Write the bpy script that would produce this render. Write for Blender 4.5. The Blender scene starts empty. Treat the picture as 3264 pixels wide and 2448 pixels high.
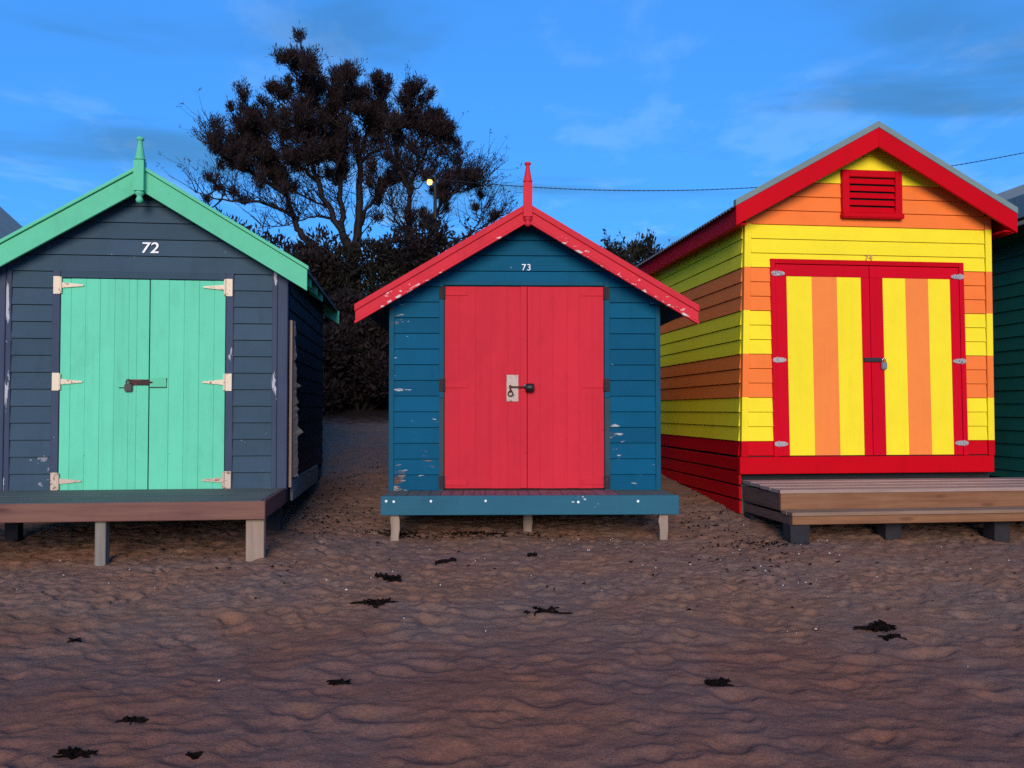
import bpy, bmesh, math, random
import numpy as np
from mathutils import Vector, Matrix, Euler

SC = bpy.context.scene
COL = SC.collection
R = math.radians
rng = random.Random(7)

# ------------------------------------------------------------------ camera
cam = bpy.data.cameras.new('camera')
camo = bpy.data.objects.new('camera', cam)
COL.objects.link(camo)
camo.location = (0.0, 0.0, 1.05)
camo.rotation_euler = (R(90 + 1.66), 0, 0)
cam.sensor_width = 36.0
cam.lens = 31.12
cam.clip_start = 0.05
cam.clip_end = 2000
SC.camera = camo

# ------------------------------------------------------------------ sky
world = bpy.data.worlds.new('World')
SC.world = world
world.use_nodes = True
wt = world.node_tree
for n in list(wt.nodes):
    wt.nodes.remove(n)


class NT:
    """small helper to write node trees"""
    def __init__(self, nt):
        self.nt = nt

    def n(self, t, **kw):
        nd = self.nt.nodes.new(t)
        for k, v in kw.items():
            setattr(nd, k, v)
        return nd

    def link(self, a, b):
        self.nt.links.new(a, b)

    def val(self, sock, v):
        if isinstance(v, bpy.types.NodeSocket):
            self.link(v, sock)
        else:
            sock.default_value = v

    def math(self, op, a, b=None, clamp=False):
        m = self.n('ShaderNodeMath', operation=op)
        m.use_clamp = clamp
        self.val(m.inputs[0], a)
        if b is not None:
            self.val(m.inputs[1], b)
        return m.outputs[0]

    def vmath(self, op, a, b):
        m = self.n('ShaderNodeVectorMath', operation=op)
        self.val(m.inputs[0], a)
        self.val(m.inputs[1], b)
        return m.outputs[0]

    def mix(self, fac, a, b, blend='MIX'):
        m = self.n('ShaderNodeMix', data_type='RGBA', blend_type=blend)
        self.val(m.inputs[0], fac)
        self.val(m.inputs[6], a if isinstance(a, bpy.types.NodeSocket) else (*a[:3], 1))
        self.val(m.inputs[7], b if isinstance(b, bpy.types.NodeSocket) else (*b[:3], 1))
        return m.outputs[2]

    def noise(self, vec, scale, detail=3.0, rough=0.55, dist=0.0):
        nd = self.n('ShaderNodeTexNoise')
        if vec is not None:
            self.link(vec, nd.inputs['Vector'])
        nd.inputs['Scale'].default_value = scale
        nd.inputs['Detail'].default_value = detail
        nd.inputs['Roughness'].default_value = rough
        nd.inputs['Distortion'].default_value = dist
        return nd.outputs[0]

    def ramp(self, fac, lo, hi, smooth=True):
        m = self.n('ShaderNodeMapRange')
        m.interpolation_type = 'SMOOTHSTEP' if smooth else 'LINEAR'
        self.val(m.inputs[0], fac)
        m.inputs[1].default_value = lo
        m.inputs[2].default_value = hi
        return m.outputs[0]

    def mapping(self, vec, scale=(1, 1, 1), loc=(0, 0, 0), rot=(0, 0, 0)):
        m = self.n('ShaderNodeMapping')
        self.link(vec, m.inputs[0])
        m.inputs['Location'].default_value = loc
        m.inputs['Rotation'].default_value = rot
        m.inputs['Scale'].default_value = scale
        return m.outputs[0]


SUN_EL, SUN_AZ = 5.0, 181.0     # dusk: the glow is low behind the camera
W = NT(wt)
sky = W.n('ShaderNodeTexSky', sky_type='NISHITA')
sky.sun_disc = False
sky.sun_elevation = R(SUN_EL)
sky.sun_rotation = R(SUN_AZ)
sky.ozone_density = 4.0
sky.air_density = 1.0
sky.dust_density = 0.1
hs = W.n('ShaderNodeHueSaturation')
hs.inputs['Saturation'].default_value = 1.0
gm = W.n('ShaderNodeGamma')          # evens the dusk sky out, the same in every direction
W.link(sky.outputs[0], gm.inputs[0])
gm.inputs[1].default_value = 0.5
W.link(W.mix(1.0, gm.outputs[0], (0.225, 0.64, 1.26), 'MULTIPLY'), hs.inputs['Color'])
tc = W.n('ShaderNodeTexCoord')
# thin cloud sheet: direction projected on a high flat layer
sep = W.n('ShaderNodeSeparateXYZ')
W.link(tc.outputs['Generated'], sep.inputs[0])
zc = W.math('MAXIMUM', sep.outputs[2], 0.04)
cx = W.math('DIVIDE', sep.outputs[0], zc)
cy = W.math('DIVIDE', sep.outputs[1], zc)
cmb = W.n('ShaderNodeCombineXYZ')
W.link(cx, cmb.inputs[0])
W.link(cy, cmb.inputs[1])
n1 = W.noise(W.mapping(cmb.outputs[0], (0.62, 1.0, 1), (12.01, 26.64, 0), (0, 0, 0.30)), 1.0, 5, 0.52, 0.5)
n2 = W.noise(W.mapping(cmb.outputs[0], (1.8, 1.1, 1), (18.5, 30.2, 0)), 1.0, 7, 0.6, 0.2)
low = W.ramp(sep.outputs[2], 0.06, 0.16)      # the sheet thins out towards the horizon
grey = W.math('MULTIPLY', W.ramp(n1, 0.51, 0.72), low)
pale = W.math('MULTIPLY', W.ramp(n2, 0.50, 0.64), low)
c1 = W.mix(W.math('MULTIPLY', grey, 0.75), hs.outputs[0], W.mix(1.0, hs.outputs[0], (0.85, 0.62, 0.46), 'MULTIPLY'))
c2 = W.mix(W.math('MULTIPLY', pale, 0.55), c1, W.mix(1.0, c1, (2.4, 1.25, 0.98), 'MULTIPLY'))
bg = W.n('ShaderNodeBackground')
W.link(c2, bg.inputs[0])
bg.inputs[1].default_value = 0.15
wo = W.n('ShaderNodeOutputWorld')
W.link(bg.outputs[0], wo.inputs[0])

# ------------------------------------------------------------------ sun (soft afterglow)
sun = bpy.data.lights.new('sun', 'SUN')
suno = bpy.data.objects.new('sun', sun)
COL.objects.link(suno)
sun.energy = 1.0
sun.angle = R(28)
sun.color = (1.0, 0.80, 0.64)
el, az = R(18), R(SUN_AZ)
sd = Vector((math.sin(az) * math.cos(el), math.cos(az) * math.cos(el), math.sin(el)))
suno.rotation_euler = (-sd).to_track_quat('-Z', 'Y').to_euler()
suno.location = sd * 30

SC.view_settings.view_transform = 'Standard'
SC.view_settings.look = 'None'
SC.view_settings.gamma = 1.0
SC.view_settings.use_curve_mapping = False
SC.view_settings.exposure = 1.75
SC.render.engine = 'CYCLES'
SC.cycles.use_denoising = False     # keeps a little of the photograph's grain
SC.cycles.max_bounces = 6
SC.cycles.diffuse_bounces = 3


# ================================================================== materials
def srgb(r, g, b):
    def f(c):
        c /= 255.0
        return c / 12.92 if c <= 0.04045 else ((c + 0.055) / 1.055) ** 2.4
    return (f(r), f(g), f(b))


def new_mat(name):
    m = bpy.data.materials.new(name)
    m.use_nodes = True
    nt = m.node_tree
    for n in list(nt.nodes):
        nt.nodes.remove(n)
    t = NT(nt)
    out = t.n('ShaderNodeOutputMaterial')
    bs = t.n('ShaderNodeBsdfPrincipled')
    t.link(bs.outputs[0], out.inputs[0])
    return m, t, bs


def paint(name, col, grain='x', chip=0.0, chipcol=(0.62, 0.60, 0.55), under=None, var=0.10, rough=0.55,
          dirt=0.25, bump=0.25, chipscale=(9, 9, 9), stripes=None, spec=0.05, speck=0.5, tone=0.10, zmask=None):
    """brush-painted timber: tone drift, wood grain relief, grime, flaked spots"""
    m, t, bs = new_mat(name)
    tc = t.n('ShaderNodeTexCoord')
    oi = t.n('ShaderNodeObjectInfo')
    ob = tc.outputs['Object']
    gs = {'x': (2.2, 30, 42), 'z': (42, 30, 2.2), 'y': (30, 2.2, 42)}[grain]
    grainn = t.noise(t.mapping(ob, gs), 1.0, 4, 0.6)
    big = t.noise(ob, 1.6, 3, 0.5)
    mid = t.noise(t.mapping(ob, (1, 1, 1), (4, 2, 7)), 7.0, 5, 0.6)
    base = t.n('ShaderNodeRGB').outputs[0]
    base.default_value = (*col, 1)
    if stripes:
        base = stripes(t, ob)
    v = t.math('ADD', t.math('MULTIPLY', t.math('SUBTRACT', big, 0.5), var * 3),
               t.math('MULTIPLY', t.math('SUBTRACT', mid, 0.5), var * 2))
    v = t.math('ADD', v, t.math('MULTIPLY', t.math('SUBTRACT', grainn, 0.5), var * 1.3))
    v = t.math('ADD', v, t.math('MULTIPLY', t.math('SUBTRACT', oi.outputs['Random'], 0.5), tone))
    v = t.math('ADD', v, 1.0)
    hsv = t.n('ShaderNodeHueSaturation')
    t.link(base, hsv.inputs['Color'])
    t.link(v, hsv.inputs['Value'])
    c = hsv.outputs[0]
    if dirt:
        d = t.ramp(t.noise(t.mapping(ob, (3, 3, 1.2), (1, 5, 3)), 1.6, 6, 0.68), 0.50, 0.78)
        c = t.mix(t.math('MULTIPLY', d, dirt), c, t.mix(1.0, c, (0.42, 0.38, 0.36), 'MULTIPLY'))
    if speck:
        k = t.ramp(t.noise(t.mapping(ob, (1, 1, 1), (3, 1, 9)), 55.0, 3, 0.6), 0.64, 0.72)
        k = t.math('MULTIPLY', k, t.ramp(t.noise(t.mapping(ob, (1, 1, 1), (6, 1, 2)), 3.0, 2, 0.5), 0.40, 0.62))
        st = t.ramp(t.noise(t.mapping(ob, (26, 26, 0.9) if grain == 'z' else (5, 5, 3), (2, 2, 2)), 1.0, 4, 0.6), 0.52, 0.74)
        c = t.mix(t.math('MULTIPLY', k, speck), c, t.mix(1.0, c, (0.30, 0.26, 0.26), 'MULTIPLY'))
        c = t.mix(t.math('MULTIPLY', st, speck * 0.4), c, t.mix(1.0, c, (0.60, 0.58, 0.60), 'MULTIPLY'))
    if chip > 0:
        cl = t.noise(t.mapping(ob, (1, 1, 1), (7, 3, 1)), 2.3, 2, 0.5)
        fine = t.noise(t.mapping(ob, chipscale, (2, 8, 5)), 1.0, 5, 0.62)
        s = t.math('ADD', t.math('MULTIPLY', cl, 0.45), t.math('MULTIPLY', fine, 0.75))
        if zmask:
            sp = t.n('ShaderNodeSeparateXYZ')
            t.link(ob, sp.inputs[0])
            s = t.math('ADD', s, t.math('MULTIPLY', t.ramp(sp.outputs[2], zmask[1], zmask[0]), 0.07))
        k = t.ramp(s, 0.80 - 0.2 * chip, 0.815 - 0.2 * chip)
        cc = chipcol
        if under:
            cc = t.mix(t.ramp(fine, 0.55, 0.75), under, chipcol)
        c = t.mix(k, c, cc)
    t.link(c, bs.inputs['Base Color'])
    bs.inputs['Roughness'].default_value = rough
    bs.inputs['Specular IOR Level'].default_value = spec
    bp = t.n('ShaderNodeBump')
    bp.inputs['Strength'].default_value = bump
    bp.inputs['Distance'].default_value = 0.004
    h = t.math('ADD', grainn, t.math('MULTIPLY', mid, 0.6))
    t.link(h, bp.inputs['Height'])
    t.link(bp.outputs[0], bs.inputs['Normal'])
    return m


def wood(name, c1, c2, grain='x', rough=0.75, knots=True):
    """bare weathered timber with streaky grain"""
    m, t, bs = new_mat(name)
    tc = t.n('ShaderNodeTexCoord')
    oi = t.n('ShaderNodeObjectInfo')
    off = t.n('ShaderNodeCombineXYZ')
    t.link(t.math('MULTIPLY', oi.outputs['Random'], 13.0), off.inputs[0])
    t.link(t.math('MULTIPLY', oi.outputs['Random'], 7.0), off.inputs[2])
    ob = t.vmath('ADD', tc.outputs['Object'], off.outputs[0])
    gs = {'x': (1.4, 18, 26), 'z': (22, 22, 1.4), 'y': (26, 1.4, 20)}[grain]
    g = t.noise(t.mapping(ob, gs), 1.0, 6, 0.65, 0.6)
    g2 = t.noise(ob, 3.0, 4, 0.6)
    f = t.ramp(t.math('ADD', t.math('MULTIPLY', g, 0.7), t.math('MULTIPLY', g2, 0.3)), 0.32, 0.68)
    c = t.mix(f, c1, c2)
    if knots:
        ks = {'x': (2.2, 9, 9), 'z': (9, 9, 2.2), 'y': (9, 2.2, 9)}[grain]
        vo = t.n('ShaderNodeTexVoronoi')
        t.link(t.mapping(ob, ks), vo.inputs['Vector'])
        vo.inputs['Scale'].default_value = 0.8
        k = t.ramp(vo.outputs['Distance'], 0.17, 0.05)
        c = t.mix(t.math('MULTIPLY', k, 0.6), c, t.mix(1.0, c, (0.35, 0.3, 0.3), 'MULTIPLY'))
    t.link(c, bs.inputs['Base Color'])
    bs.inputs['Roughness'].default_value = rough
    bs.inputs['Specular IOR Level'].default_value = 0.2
    bp = t.n('ShaderNodeBump')
    bp.inputs['Strength'].default_value = 0.4
    bp.inputs['Distance'].default_value = 0.004
    t.link(g, bp.inputs['Height'])
    t.link(bp.outputs[0], bs.inputs['Normal'])
    return m


def metal(name, col, rust=(0.10, 0.035, 0.02), amount=0.3, rough=0.45, metallic=0.6, scale=30):
    m, t, bs = new_mat(name)
    tc = t.n('ShaderNodeTexCoord')
    n = t.noise(tc.outputs['Object'], scale, 5, 0.65)
    n2 = t.noise(tc.outputs['Object'], scale * 0.25, 3, 0.5)
    k = t.ramp(t.math('ADD', t.math('MULTIPLY', n, 0.6), t.math('MULTIPLY', n2, 0.4)), 0.62 - 0.3 * amount, 0.72 - 0.3 * amount)
    t.link(t.mix(k, col, rust), bs.inputs['Base Color'])
    bs.inputs['Metallic'].default_value = metallic
    bs.inputs['Roughness'].default_value = rough
    bp = t.n('ShaderNodeBump')
    bp.inputs['Strength'].default_value = 0.2
    bp.inputs['Distance'].default_value = 0.002
    t.link(n, bp.inputs['Height'])
    t.link(bp.outputs[0], bs.inputs['Normal'])
    return m


def flat(name, col, rough=0.7, emit=None, strength=0.0):
    m, t, bs = new_mat(name)
    tc = t.n('ShaderNodeTexCoord')
    n = t.noise(tc.outputs['Object'], 14.0, 4, 0.6)
    t.link(t.mix(t.ramp(n, 0.3, 0.7), [c * 0.78 for c in col], [min(1, c * 1.15) for c in col]), bs.inputs['Base Color'])
    bs.inputs['Roughness'].default_value = rough
    if emit:
        bs.inputs['Emission Color'].default_value = (*emit, 1)
        bs.inputs['Emission Strength'].default_value = strength
    return m


def leafmat(name, c1, c2):
    m, t, bs = new_mat(name)
    geo = t.n('ShaderNodeNewGeometry')
    t.link(t.mix(geo.outputs['Random Per Island'], c1, c2), bs.inputs['Base Color'])
    bs.inputs['Roughness'].default_value = 0.75
    bs.inputs['Specular IOR Level'].default_value = 0.15
    return m


MINT = (0.135, 0.62, 0.40)
SLATE = (0.041, 0.078, 0.114)
TEAL = (0.0, 0.082, 0.165)
RED73 = (0.56, 0.026, 0.044)
YEL = (0.86, 0.72, 0.03)
ORA = (0.84, 0.20, 0.042)
RED74 = (0.52, 0.0025, 0.010)

M = {}
M['mint'] = paint('mint_paint', MINT, 'z', chip=0.05, chipcol=(0.05, 0.09, 0.07), dirt=0.25, var=0.06, tone=0.07)
M['mint_h'] = paint('mint_trim_paint', (0.12, 0.55, 0.33), 'x', chip=0.0, chipcol=(0.05, 0.10, 0.07), dirt=0.2, var=0.05)
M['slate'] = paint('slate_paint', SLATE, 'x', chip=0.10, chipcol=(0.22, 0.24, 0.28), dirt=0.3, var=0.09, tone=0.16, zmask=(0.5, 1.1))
M['slate_v'] = paint('slate_post_paint', (0.050, 0.068, 0.112), 'z', chip=0.06, chipcol=(0.40, 0.42, 0.46), dirt=0.25, chipscale=(30, 12, 5))
M['slate_peel'] = paint('peeling_slate_paint', (0.050, 0.068, 0.112), 'z', chip=0.50, chipcol=(0.42, 0.44, 0.48), dirt=0.25, chipscale=(26, 12, 4))
M['slate_shaded'] = paint('slate_paint_with_shade', (0.010, 0.011, 0.018), 'y', dirt=0.4, var=0.12, tone=0.2)  # slate with the shade of the side walls put into its near-black colour
M['teal'] = paint('teal_paint', TEAL, 'x', chip=0.10, chipcol=(0.42, 0.52, 0.56), under=(0.10, 0.045, 0.03), dirt=0.25, var=0.08,
                  tone=0.22, zmask=(0.45, 1.35), chipscale=(7, 14, 26))
M['teal_v'] = paint('teal_trim_paint', (0.006, 0.085, 0.150), 'z', chip=0.1, chipcol=(0.06, 0.06, 0.06), dirt=0.3)
M['jamb'] = paint('worn_jamb_paint', (0.035, 0.075, 0.095), 'z', chip=0.35, chipcol=(0.06, 0.05, 0.045), dirt=0.5)
M['deckteal'] = paint('deck_beam_paint', (0.028, 0.125, 0.185), 'x', chip=0.16, chipcol=(0.62, 0.66, 0.68), dirt=0.3, var=0.08, chipscale=(7, 9, 11))
M['red73'] = paint('coral_red_paint', RED73, 'z', chip=0.06, chipcol=(0.22, 0.02, 0.03), dirt=0.25, var=0.06, tone=0.10)
M['red73_b'] = paint('coral_red_barge_paint', (0.60, 0.032, 0.050), 'x', chip=0.04, chipcol=(0.70, 0.50, 0.48), dirt=0.2, var=0.08)
M['red73_c'] = paint('flaking_red_barge_paint', (0.60, 0.032, 0.050), 'x', chip=0.34, chipcol=(0.66, 0.52, 0.50), dirt=0.2, var=0.08, chipscale=(14, 16, 18))
M['red73_l'] = paint('flaking_red_lip_paint', (0.60, 0.032, 0.050), 'x', chip=0.64, chipcol=(0.66, 0.52, 0.48), dirt=0.2, var=0.08, chipscale=(12, 14, 28))
M['red74'] = paint('bright_red_paint', RED74, 'x', dirt=0.12, var=0.05, rough=0.42, bump=0.12)
M['red74_v'] = paint('bright_red_door_paint', (0.55, 0.003, 0.016), 'z', dirt=0.10, var=0.05, rough=0.42, bump=0.12)
M['yel'] = paint('yellow_paint', YEL, 'x', dirt=0.14, var=0.05, speck=0.25, rough=0.45, bump=0.12, tone=0.04)
M['ora'] = paint('orange_paint', ORA, 'x', dirt=0.14, var=0.05, speck=0.25, rough=0.45, bump=0.12, tone=0.04)
M['yel_v'] = paint('yellow_door_paint', YEL, 'z', dirt=0.12, var=0.05, speck=0.25, rough=0.45, bump=0.10, tone=0.03)
M['ora_v'] = paint('orange_door_paint', (0.84, 0.24, 0.055), 'z', dirt=0.12, var=0.05, speck=0.25, rough=0.45, bump=0.10, tone=0.03)
M['green'] = paint('dark_green_paint', (0.014, 0.118, 0.110), 'y', dirt=0.3, var=0.1, tone=0.15)
M['green_f'] = paint('green_frieze_paint', (0.02, 0.15, 0.13), 'y', dirt=0.2, var=0.1)
M['greyroof'] = paint('grey_roof_paint', (0.16, 0.26, 0.30), 'x', dirt=0.25, var=0.1, rough=0.5)
M['cap'] = paint('grey_flashing', (0.17, 0.24, 0.24), 'x', dirt=0.15, var=0.06, rough=0.4, bump=0.05)
M['roofgrey'] = paint('blue_grey_roof_sheet', (0.30, 0.30, 0.24), 'y', dirt=0.2, var=0.08, rough=0.5)
M['roofdark'] = flat('dark_roof_sheet', (0.035, 0.035, 0.038), 0.6)
M['iron'] = metal('corrugated_iron', (0.20, 0.22, 0.23), amount=0.2, rough=0.5, metallic=0.5)
M['gap'] = flat('dark_lining', (0.012, 0.012, 0.014), 0.9)
M['deckgreen'] = wood('greened_deck_board', (0.085, 0.105, 0.095), (0.135, 0.150, 0.130), 'x', knots=False)
M['deckbeam72'] = wood('red_brown_beam', (0.13, 0.062, 0.055), (0.20, 0.10, 0.075), 'x')
M['deckbeam72y'] = wood('red_brown_side_beam', (0.11, 0.048, 0.045), (0.15, 0.07, 0.06), 'y')
M['post'] = wood('weathered_post', (0.20, 0.145, 0.11), (0.32, 0.25, 0.195), 'z')
M['post_grey'] = wood('grey_post', (0.15, 0.145, 0.13), (0.24, 0.225, 0.19), 'z')
M['deckred'] = wood('mauve_deck_board', (0.16, 0.075, 0.085), (0.26, 0.13, 0.14), 'y', knots=False)
M['deckpale'] = wood('pale_deck_board', (0.27, 0.185, 0.155), (0.40, 0.29, 0.245), 'x', knots=False)
M['pine'] = wood('pine_fascia', (0.17, 0.075, 0.036), (0.25, 0.125, 0.062), 'x')
M['pine_y'] = wood('pine_end', (0.10, 0.06, 0.05), (0.16, 0.10, 0.075), 'y')
M['pinestep'] = wood('pine_step', (0.19, 0.12, 0.085), (0.27, 0.18, 0.125), 'x')
M['block'] = flat('dark_concrete', (0.016, 0.015, 0.020), 0.9)
M['hinge_cream'] = metal('cream_hinge', (0.70, 0.60, 0.44), (0.22, 0.10, 0.04), 0.22, 0.5, 0.0, 40)
M['hinge_rusty'] = metal('rust_stained_hinge', (0.52, 0.43, 0.33), (0.18, 0.08, 0.04), 0.35, 0.6, 0.0, 40)
M['hinge_steel'] = metal('steel_hinge', (0.46, 0.42, 0.40), (0.16, 0.11, 0.10), 0.30, 0.4, 0.5, 60)
M['rust'] = metal('rusty_iron', (0.045, 0.022, 0.022), (0.16, 0.05, 0.03), 0.35, 0.8, 0.2, 50)
M['rustdark'] = metal('dark_rusty_iron', (0.02, 0.017, 0.024), (0.07, 0.03, 0.025), 0.3, 0.8, 0.2, 50)
M['plate'] = metal('scuffed_lock_plate', (0.34, 0.28, 0.25), (0.12, 0.08, 0.07), 0.35, 0.5, 0.3, 45)
M['black'] = flat('black_steel', (0.012, 0.010, 0.014), 0.5)
M['lockgrey'] = metal('grey_padlock', (0.22, 0.22, 0.23), (0.1, 0.08, 0.07), 0.1, 0.4, 0.4)
M['chrome'] = metal('bright_shackle', (0.75, 0.75, 0.75), (0.3, 0.3, 0.3), 0.05, 0.25, 0.9)
M['white'] = flat('white_number_paint', (0.80, 0.84, 0.88), 0.5)
M['tan'] = flat('faded_brass_number', (0.62, 0.36, 0.10), 0.5)
M['hessian'] = wood('torn_lining', (0.22, 0.15, 0.11), (0.36, 0.27, 0.20), 'z', knots=False)
M['pale_plank'] = wood('grey_plank', (0.13, 0.125, 0.13), (0.20, 0.19, 0.19), 'y')


# ================================================================== mesh helpers
def tag(o, label=None, cat=None, group=None, kind=None):
    if label:
        o['label'] = label
    if cat:
        o['category'] = cat
    if group:
        o['group'] = group
    if kind:
        o['kind'] = kind
    return o


def empty(name, loc, rz=0.0):
    o = bpy.data.objects.new(name, None)
    o.empty_display_size = 0.2
    COL.objects.link(o)
    o.location = loc
    o.rotation_euler = (0, 0, rz)
    return o


class MB:
    def __init__(self):
        self.v, self.f = [], []

    def add(self, vs, fs):
        b = len(self.v)
        self.v += [tuple(p) for p in vs]
        self.f += [tuple(i + b for i in f) for f in fs]
        return self

    def box(self, x0, x1, y0, y1, z0, z1):
        return self.add([(x0, y0, z0), (x1, y0, z0), (x1, y1, z0), (x0, y1, z0), (x0, y0, z1), (x1, y0, z1), (x1, y1, z1), (x0, y1, z1)],
                        [(0, 3, 2, 1), (4, 5, 6, 7), (0, 1, 5, 4), (1, 2, 6, 5), (2, 3, 7, 6), (3, 0, 4, 7)])

    def prism(self, poly, y0, y1):
        """polygon in x,z (counter-clockwise seen from the front) pushed back from y0 to y1"""
        n = len(poly)
        vs = [(p[0], y0, p[1]) for p in poly] + [(p[0], y1, p[1]) for p in poly]
        fs = [tuple(range(n)), tuple(range(2 * n - 1, n - 1, -1))]
        for i in range(n):
            j = (i + 1) % n
            fs.append((i, n + i, n + j, j))
        return self.add(vs, fs)

    def gen(self, front, back):
        n = len(front)
        fs = [tuple(range(n)), tuple(range(2 * n - 1, n - 1, -1))]
        for i in range(n):
            j = (i + 1) % n
            fs.append((i, n + i, n + j, j))
        return self.add(list(front) + list(back), fs)

    def lathe(self, prof, cx, cy, seg=20):
        """prof: (radius, z) from the bottom up"""
        vs, fs = [], []
        for r, z in prof:
            for k in range(seg):
                a = 2 * math.pi * k / seg
                vs.append((cx + r * math.cos(a), cy + r * math.sin(a), z))
        for i in range(len(prof) - 1):
            for k in range(seg):
                k2 = (k + 1) % seg
                fs.append((i * seg + k, i * seg + k2, (i + 1) * seg + k2, (i + 1) * seg + k))
        fs.append(tuple(range(seg - 1, -1, -1)))
        fs.append(tuple((len(prof) - 1) * seg + k for k in range(seg)))
        return self.add(vs, fs)

    def tube(self, pts, rad, seg=8):
        pts = [Vector(p) for p in pts]
        n = len(pts)
        if not hasattr(rad, '__len__'):
            rad = [rad] * n
        vs, fs = [], []
        up = Vector((0.31, 0.17, 0.93))
        for i, p in enumerate(pts):
            d = (pts[min(i + 1, n - 1)] - pts[max(i - 1, 0)])
            if d.length < 1e-9:
                d = Vector((0, 0, 1))
            d.normalize()
            a = d.cross(up)
            if a.length < 1e-3:
                a = d.cross(Vector((1, 0, 0)))
            a.normalize()
            b = d.cross(a)
            for k in range(seg):
                t = 2 * math.pi * k / seg
                vs.append(p + (a * math.cos(t) + b * math.sin(t)) * rad[i])
        for i in range(n - 1):
            for k in range(seg):
                k2 = (k + 1) % seg
                fs.append((i * seg + k, (i + 1) * seg + k, (i + 1) * seg + k2, i * seg + k2))
        fs.append(tuple(range(seg)))
        fs.append(tuple((n - 1) * seg + k for k in range(seg - 1, -1, -1)))
        return self.add(vs, fs)

    def build(self, name, mat, parent=None, bevel=0.0, smooth=False, seg=1):
        me = bpy.data.meshes.new(name)
        me.from_pydata(self.v, [], self.f)
        bm = bmesh.new()
        bm.from_mesh(me)
        bmesh.ops.recalc_face_normals(bm, faces=bm.faces)
        if bevel > 0:
            ed = [e for e in bm.edges if len(e.link_faces) == 2 and e.calc_face_angle(0) > 0.5]
            bmesh.ops.bevel(bm, geom=ed, offset=bevel, segments=seg, affect='EDGES', clamp_overlap=True)
        bm.to_mesh(me)
        bm.free()
        if smooth:
            for p in me.polygons:
                p.use_smooth = True
        me.materials.append(M[mat] if isinstance(mat, str) else mat)
        o = bpy.data.objects.new(name, me)
        COL.objects.link(o)
        if parent is not None:
            o.parent = parent
        return o


def clip(poly, a, b, c):
    """keep the part of a convex x,z polygon where a*x + b*z <= c"""
    out = []
    n = len(poly)
    for i in range(n):
        p, q = poly[i], poly[(i + 1) % n]
        dp, dq = a * p[0] + b * p[1] - c, a * q[0] + b * q[1] - c
        if dp <= 0:
            out.append(p)
        if (dp < 0 < dq) or (dq < 0 < dp):
            t = dp / (dp - dq)
            out.append((p[0] + (q[0] - p[0]) * t, p[1] + (q[1] - p[1]) * t))
    return out


def area(poly):
    return 0.5 * abs(sum(poly[i][0] * poly[(i + 1) % len(poly)][1] - poly[(i + 1) % len(poly)][0] * poly[i][1] for i in range(len(poly))))


def weatherboard(polys, z0, z1, mat, parent, face='front', wx=0.0, lip=0.016, top=0.004, back=0.006):
    """one lapped board: bottom edge stands proud. face front: polys are x,z; face left/right: polys are y,z"""
    mb = MB()
    for poly in polys:
        if len(poly) < 3 or area(poly) < 2e-4:
            continue
        fr, bk = [], []
        for u, z in poly:
            t = lip + (top - lip) * (z - z0) / (z1 - z0)
            if face == 'front':
                fr.append((u, -t, z))
                bk.append((u, back, z))
            elif face == 'left':
                x = wx(z) if callable(wx) else wx
                fr.append((x - t, u, z))
                bk.append((x + back, u, z))
            else:
                x = wx(z) if callable(wx) else wx
                fr.append((x + t, u, z))
                bk.append((x - back, u, z))
        mb.gen(fr, bk)
    if mb.v:
        return mb.build('board', mat, parent, bevel=0.0015)


def text_mesh(name, s, size, mat, parent, loc, bold=0.0, shear=0.0, depth=0.003, squash=1.0, spacing=1.0):
    cu = bpy.data.curves.new(name, 'FONT')
    cu.body = s
    cu.size = size
    cu.align_x = 'CENTER'
    cu.extrude = depth
    cu.offset = bold
    cu.shear = shear
    cu.space_character = spacing
    to = bpy.data.objects.new(name + '_tmp', cu)
    COL.objects.link(to)
    dg = bpy.context.evaluated_depsgraph_get()
    me = bpy.data.meshes.new_from_object(to.evaluated_get(dg))
    bpy.data.objects.remove(to)
    me.transform(Matrix.Diagonal((squash, 1, 1, 1)))
    me.transform(Matrix.Rotation(R(90), 4, 'X'))
    me.transform(Matrix.Translation(loc))
    me.materials.clear()
    me.materials.append(M[mat])
    o = bpy.data.objects.new(name, me)
    COL.objects.link(o)
    o.parent = parent
    return o


# ================================================================== terrain
def vnoise(x, y, seed):
    xi, yi = np.floor(x).astype(np.int64), np.floor(y).astype(np.int64)
    xf, yf = x - xi, y - yi
    u, v = xf * xf * xf * (xf * (xf * 6 - 15) + 10), yf * yf * yf * (yf * (yf * 6 - 15) + 10)

    def h(a, b):
        k = (a * 374761393 + b * 668265263 + seed * 974634777) & 0xffffffff
        k = ((k ^ (k >> 13)) * 1274126177) & 0xffffffff
        return ((k ^ (k >> 16)) & 0xffff) / 65535.0
    return ((h(xi, yi) * (1 - u) + h(xi + 1, yi) * u) * (1 - v) + (h(xi, yi + 1) * (1 - u) + h(xi + 1, yi + 1) * u) * v) - 0.5


PY = np.array([-80, -20, 0, 2.6, 3.4, 4.2, 5.2, 6.2, 7.2, 8.2, 10, 12, 13.6, 15.5, 18, 21, 27, 40, 400], float)
PZ = np.array([-6, -2.6, -1.72, -1.50, -1.40, -1.30, -1.18, -1.08, -1.04, -0.98, -0.82, -0.48, -0.20, 0.05, 0.95, 1.75, 2.5, 2.8, 2.8], float) + 1.05
_fy = np.linspace(-80, 400, 9601)
_fz = np.interp(_fy, PY, PZ)
_k = np.hanning(31)
_k /= _k.sum()
_fz = np.convolve(np.pad(_fz, 15, mode='edge'), _k, mode='valid')


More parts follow.
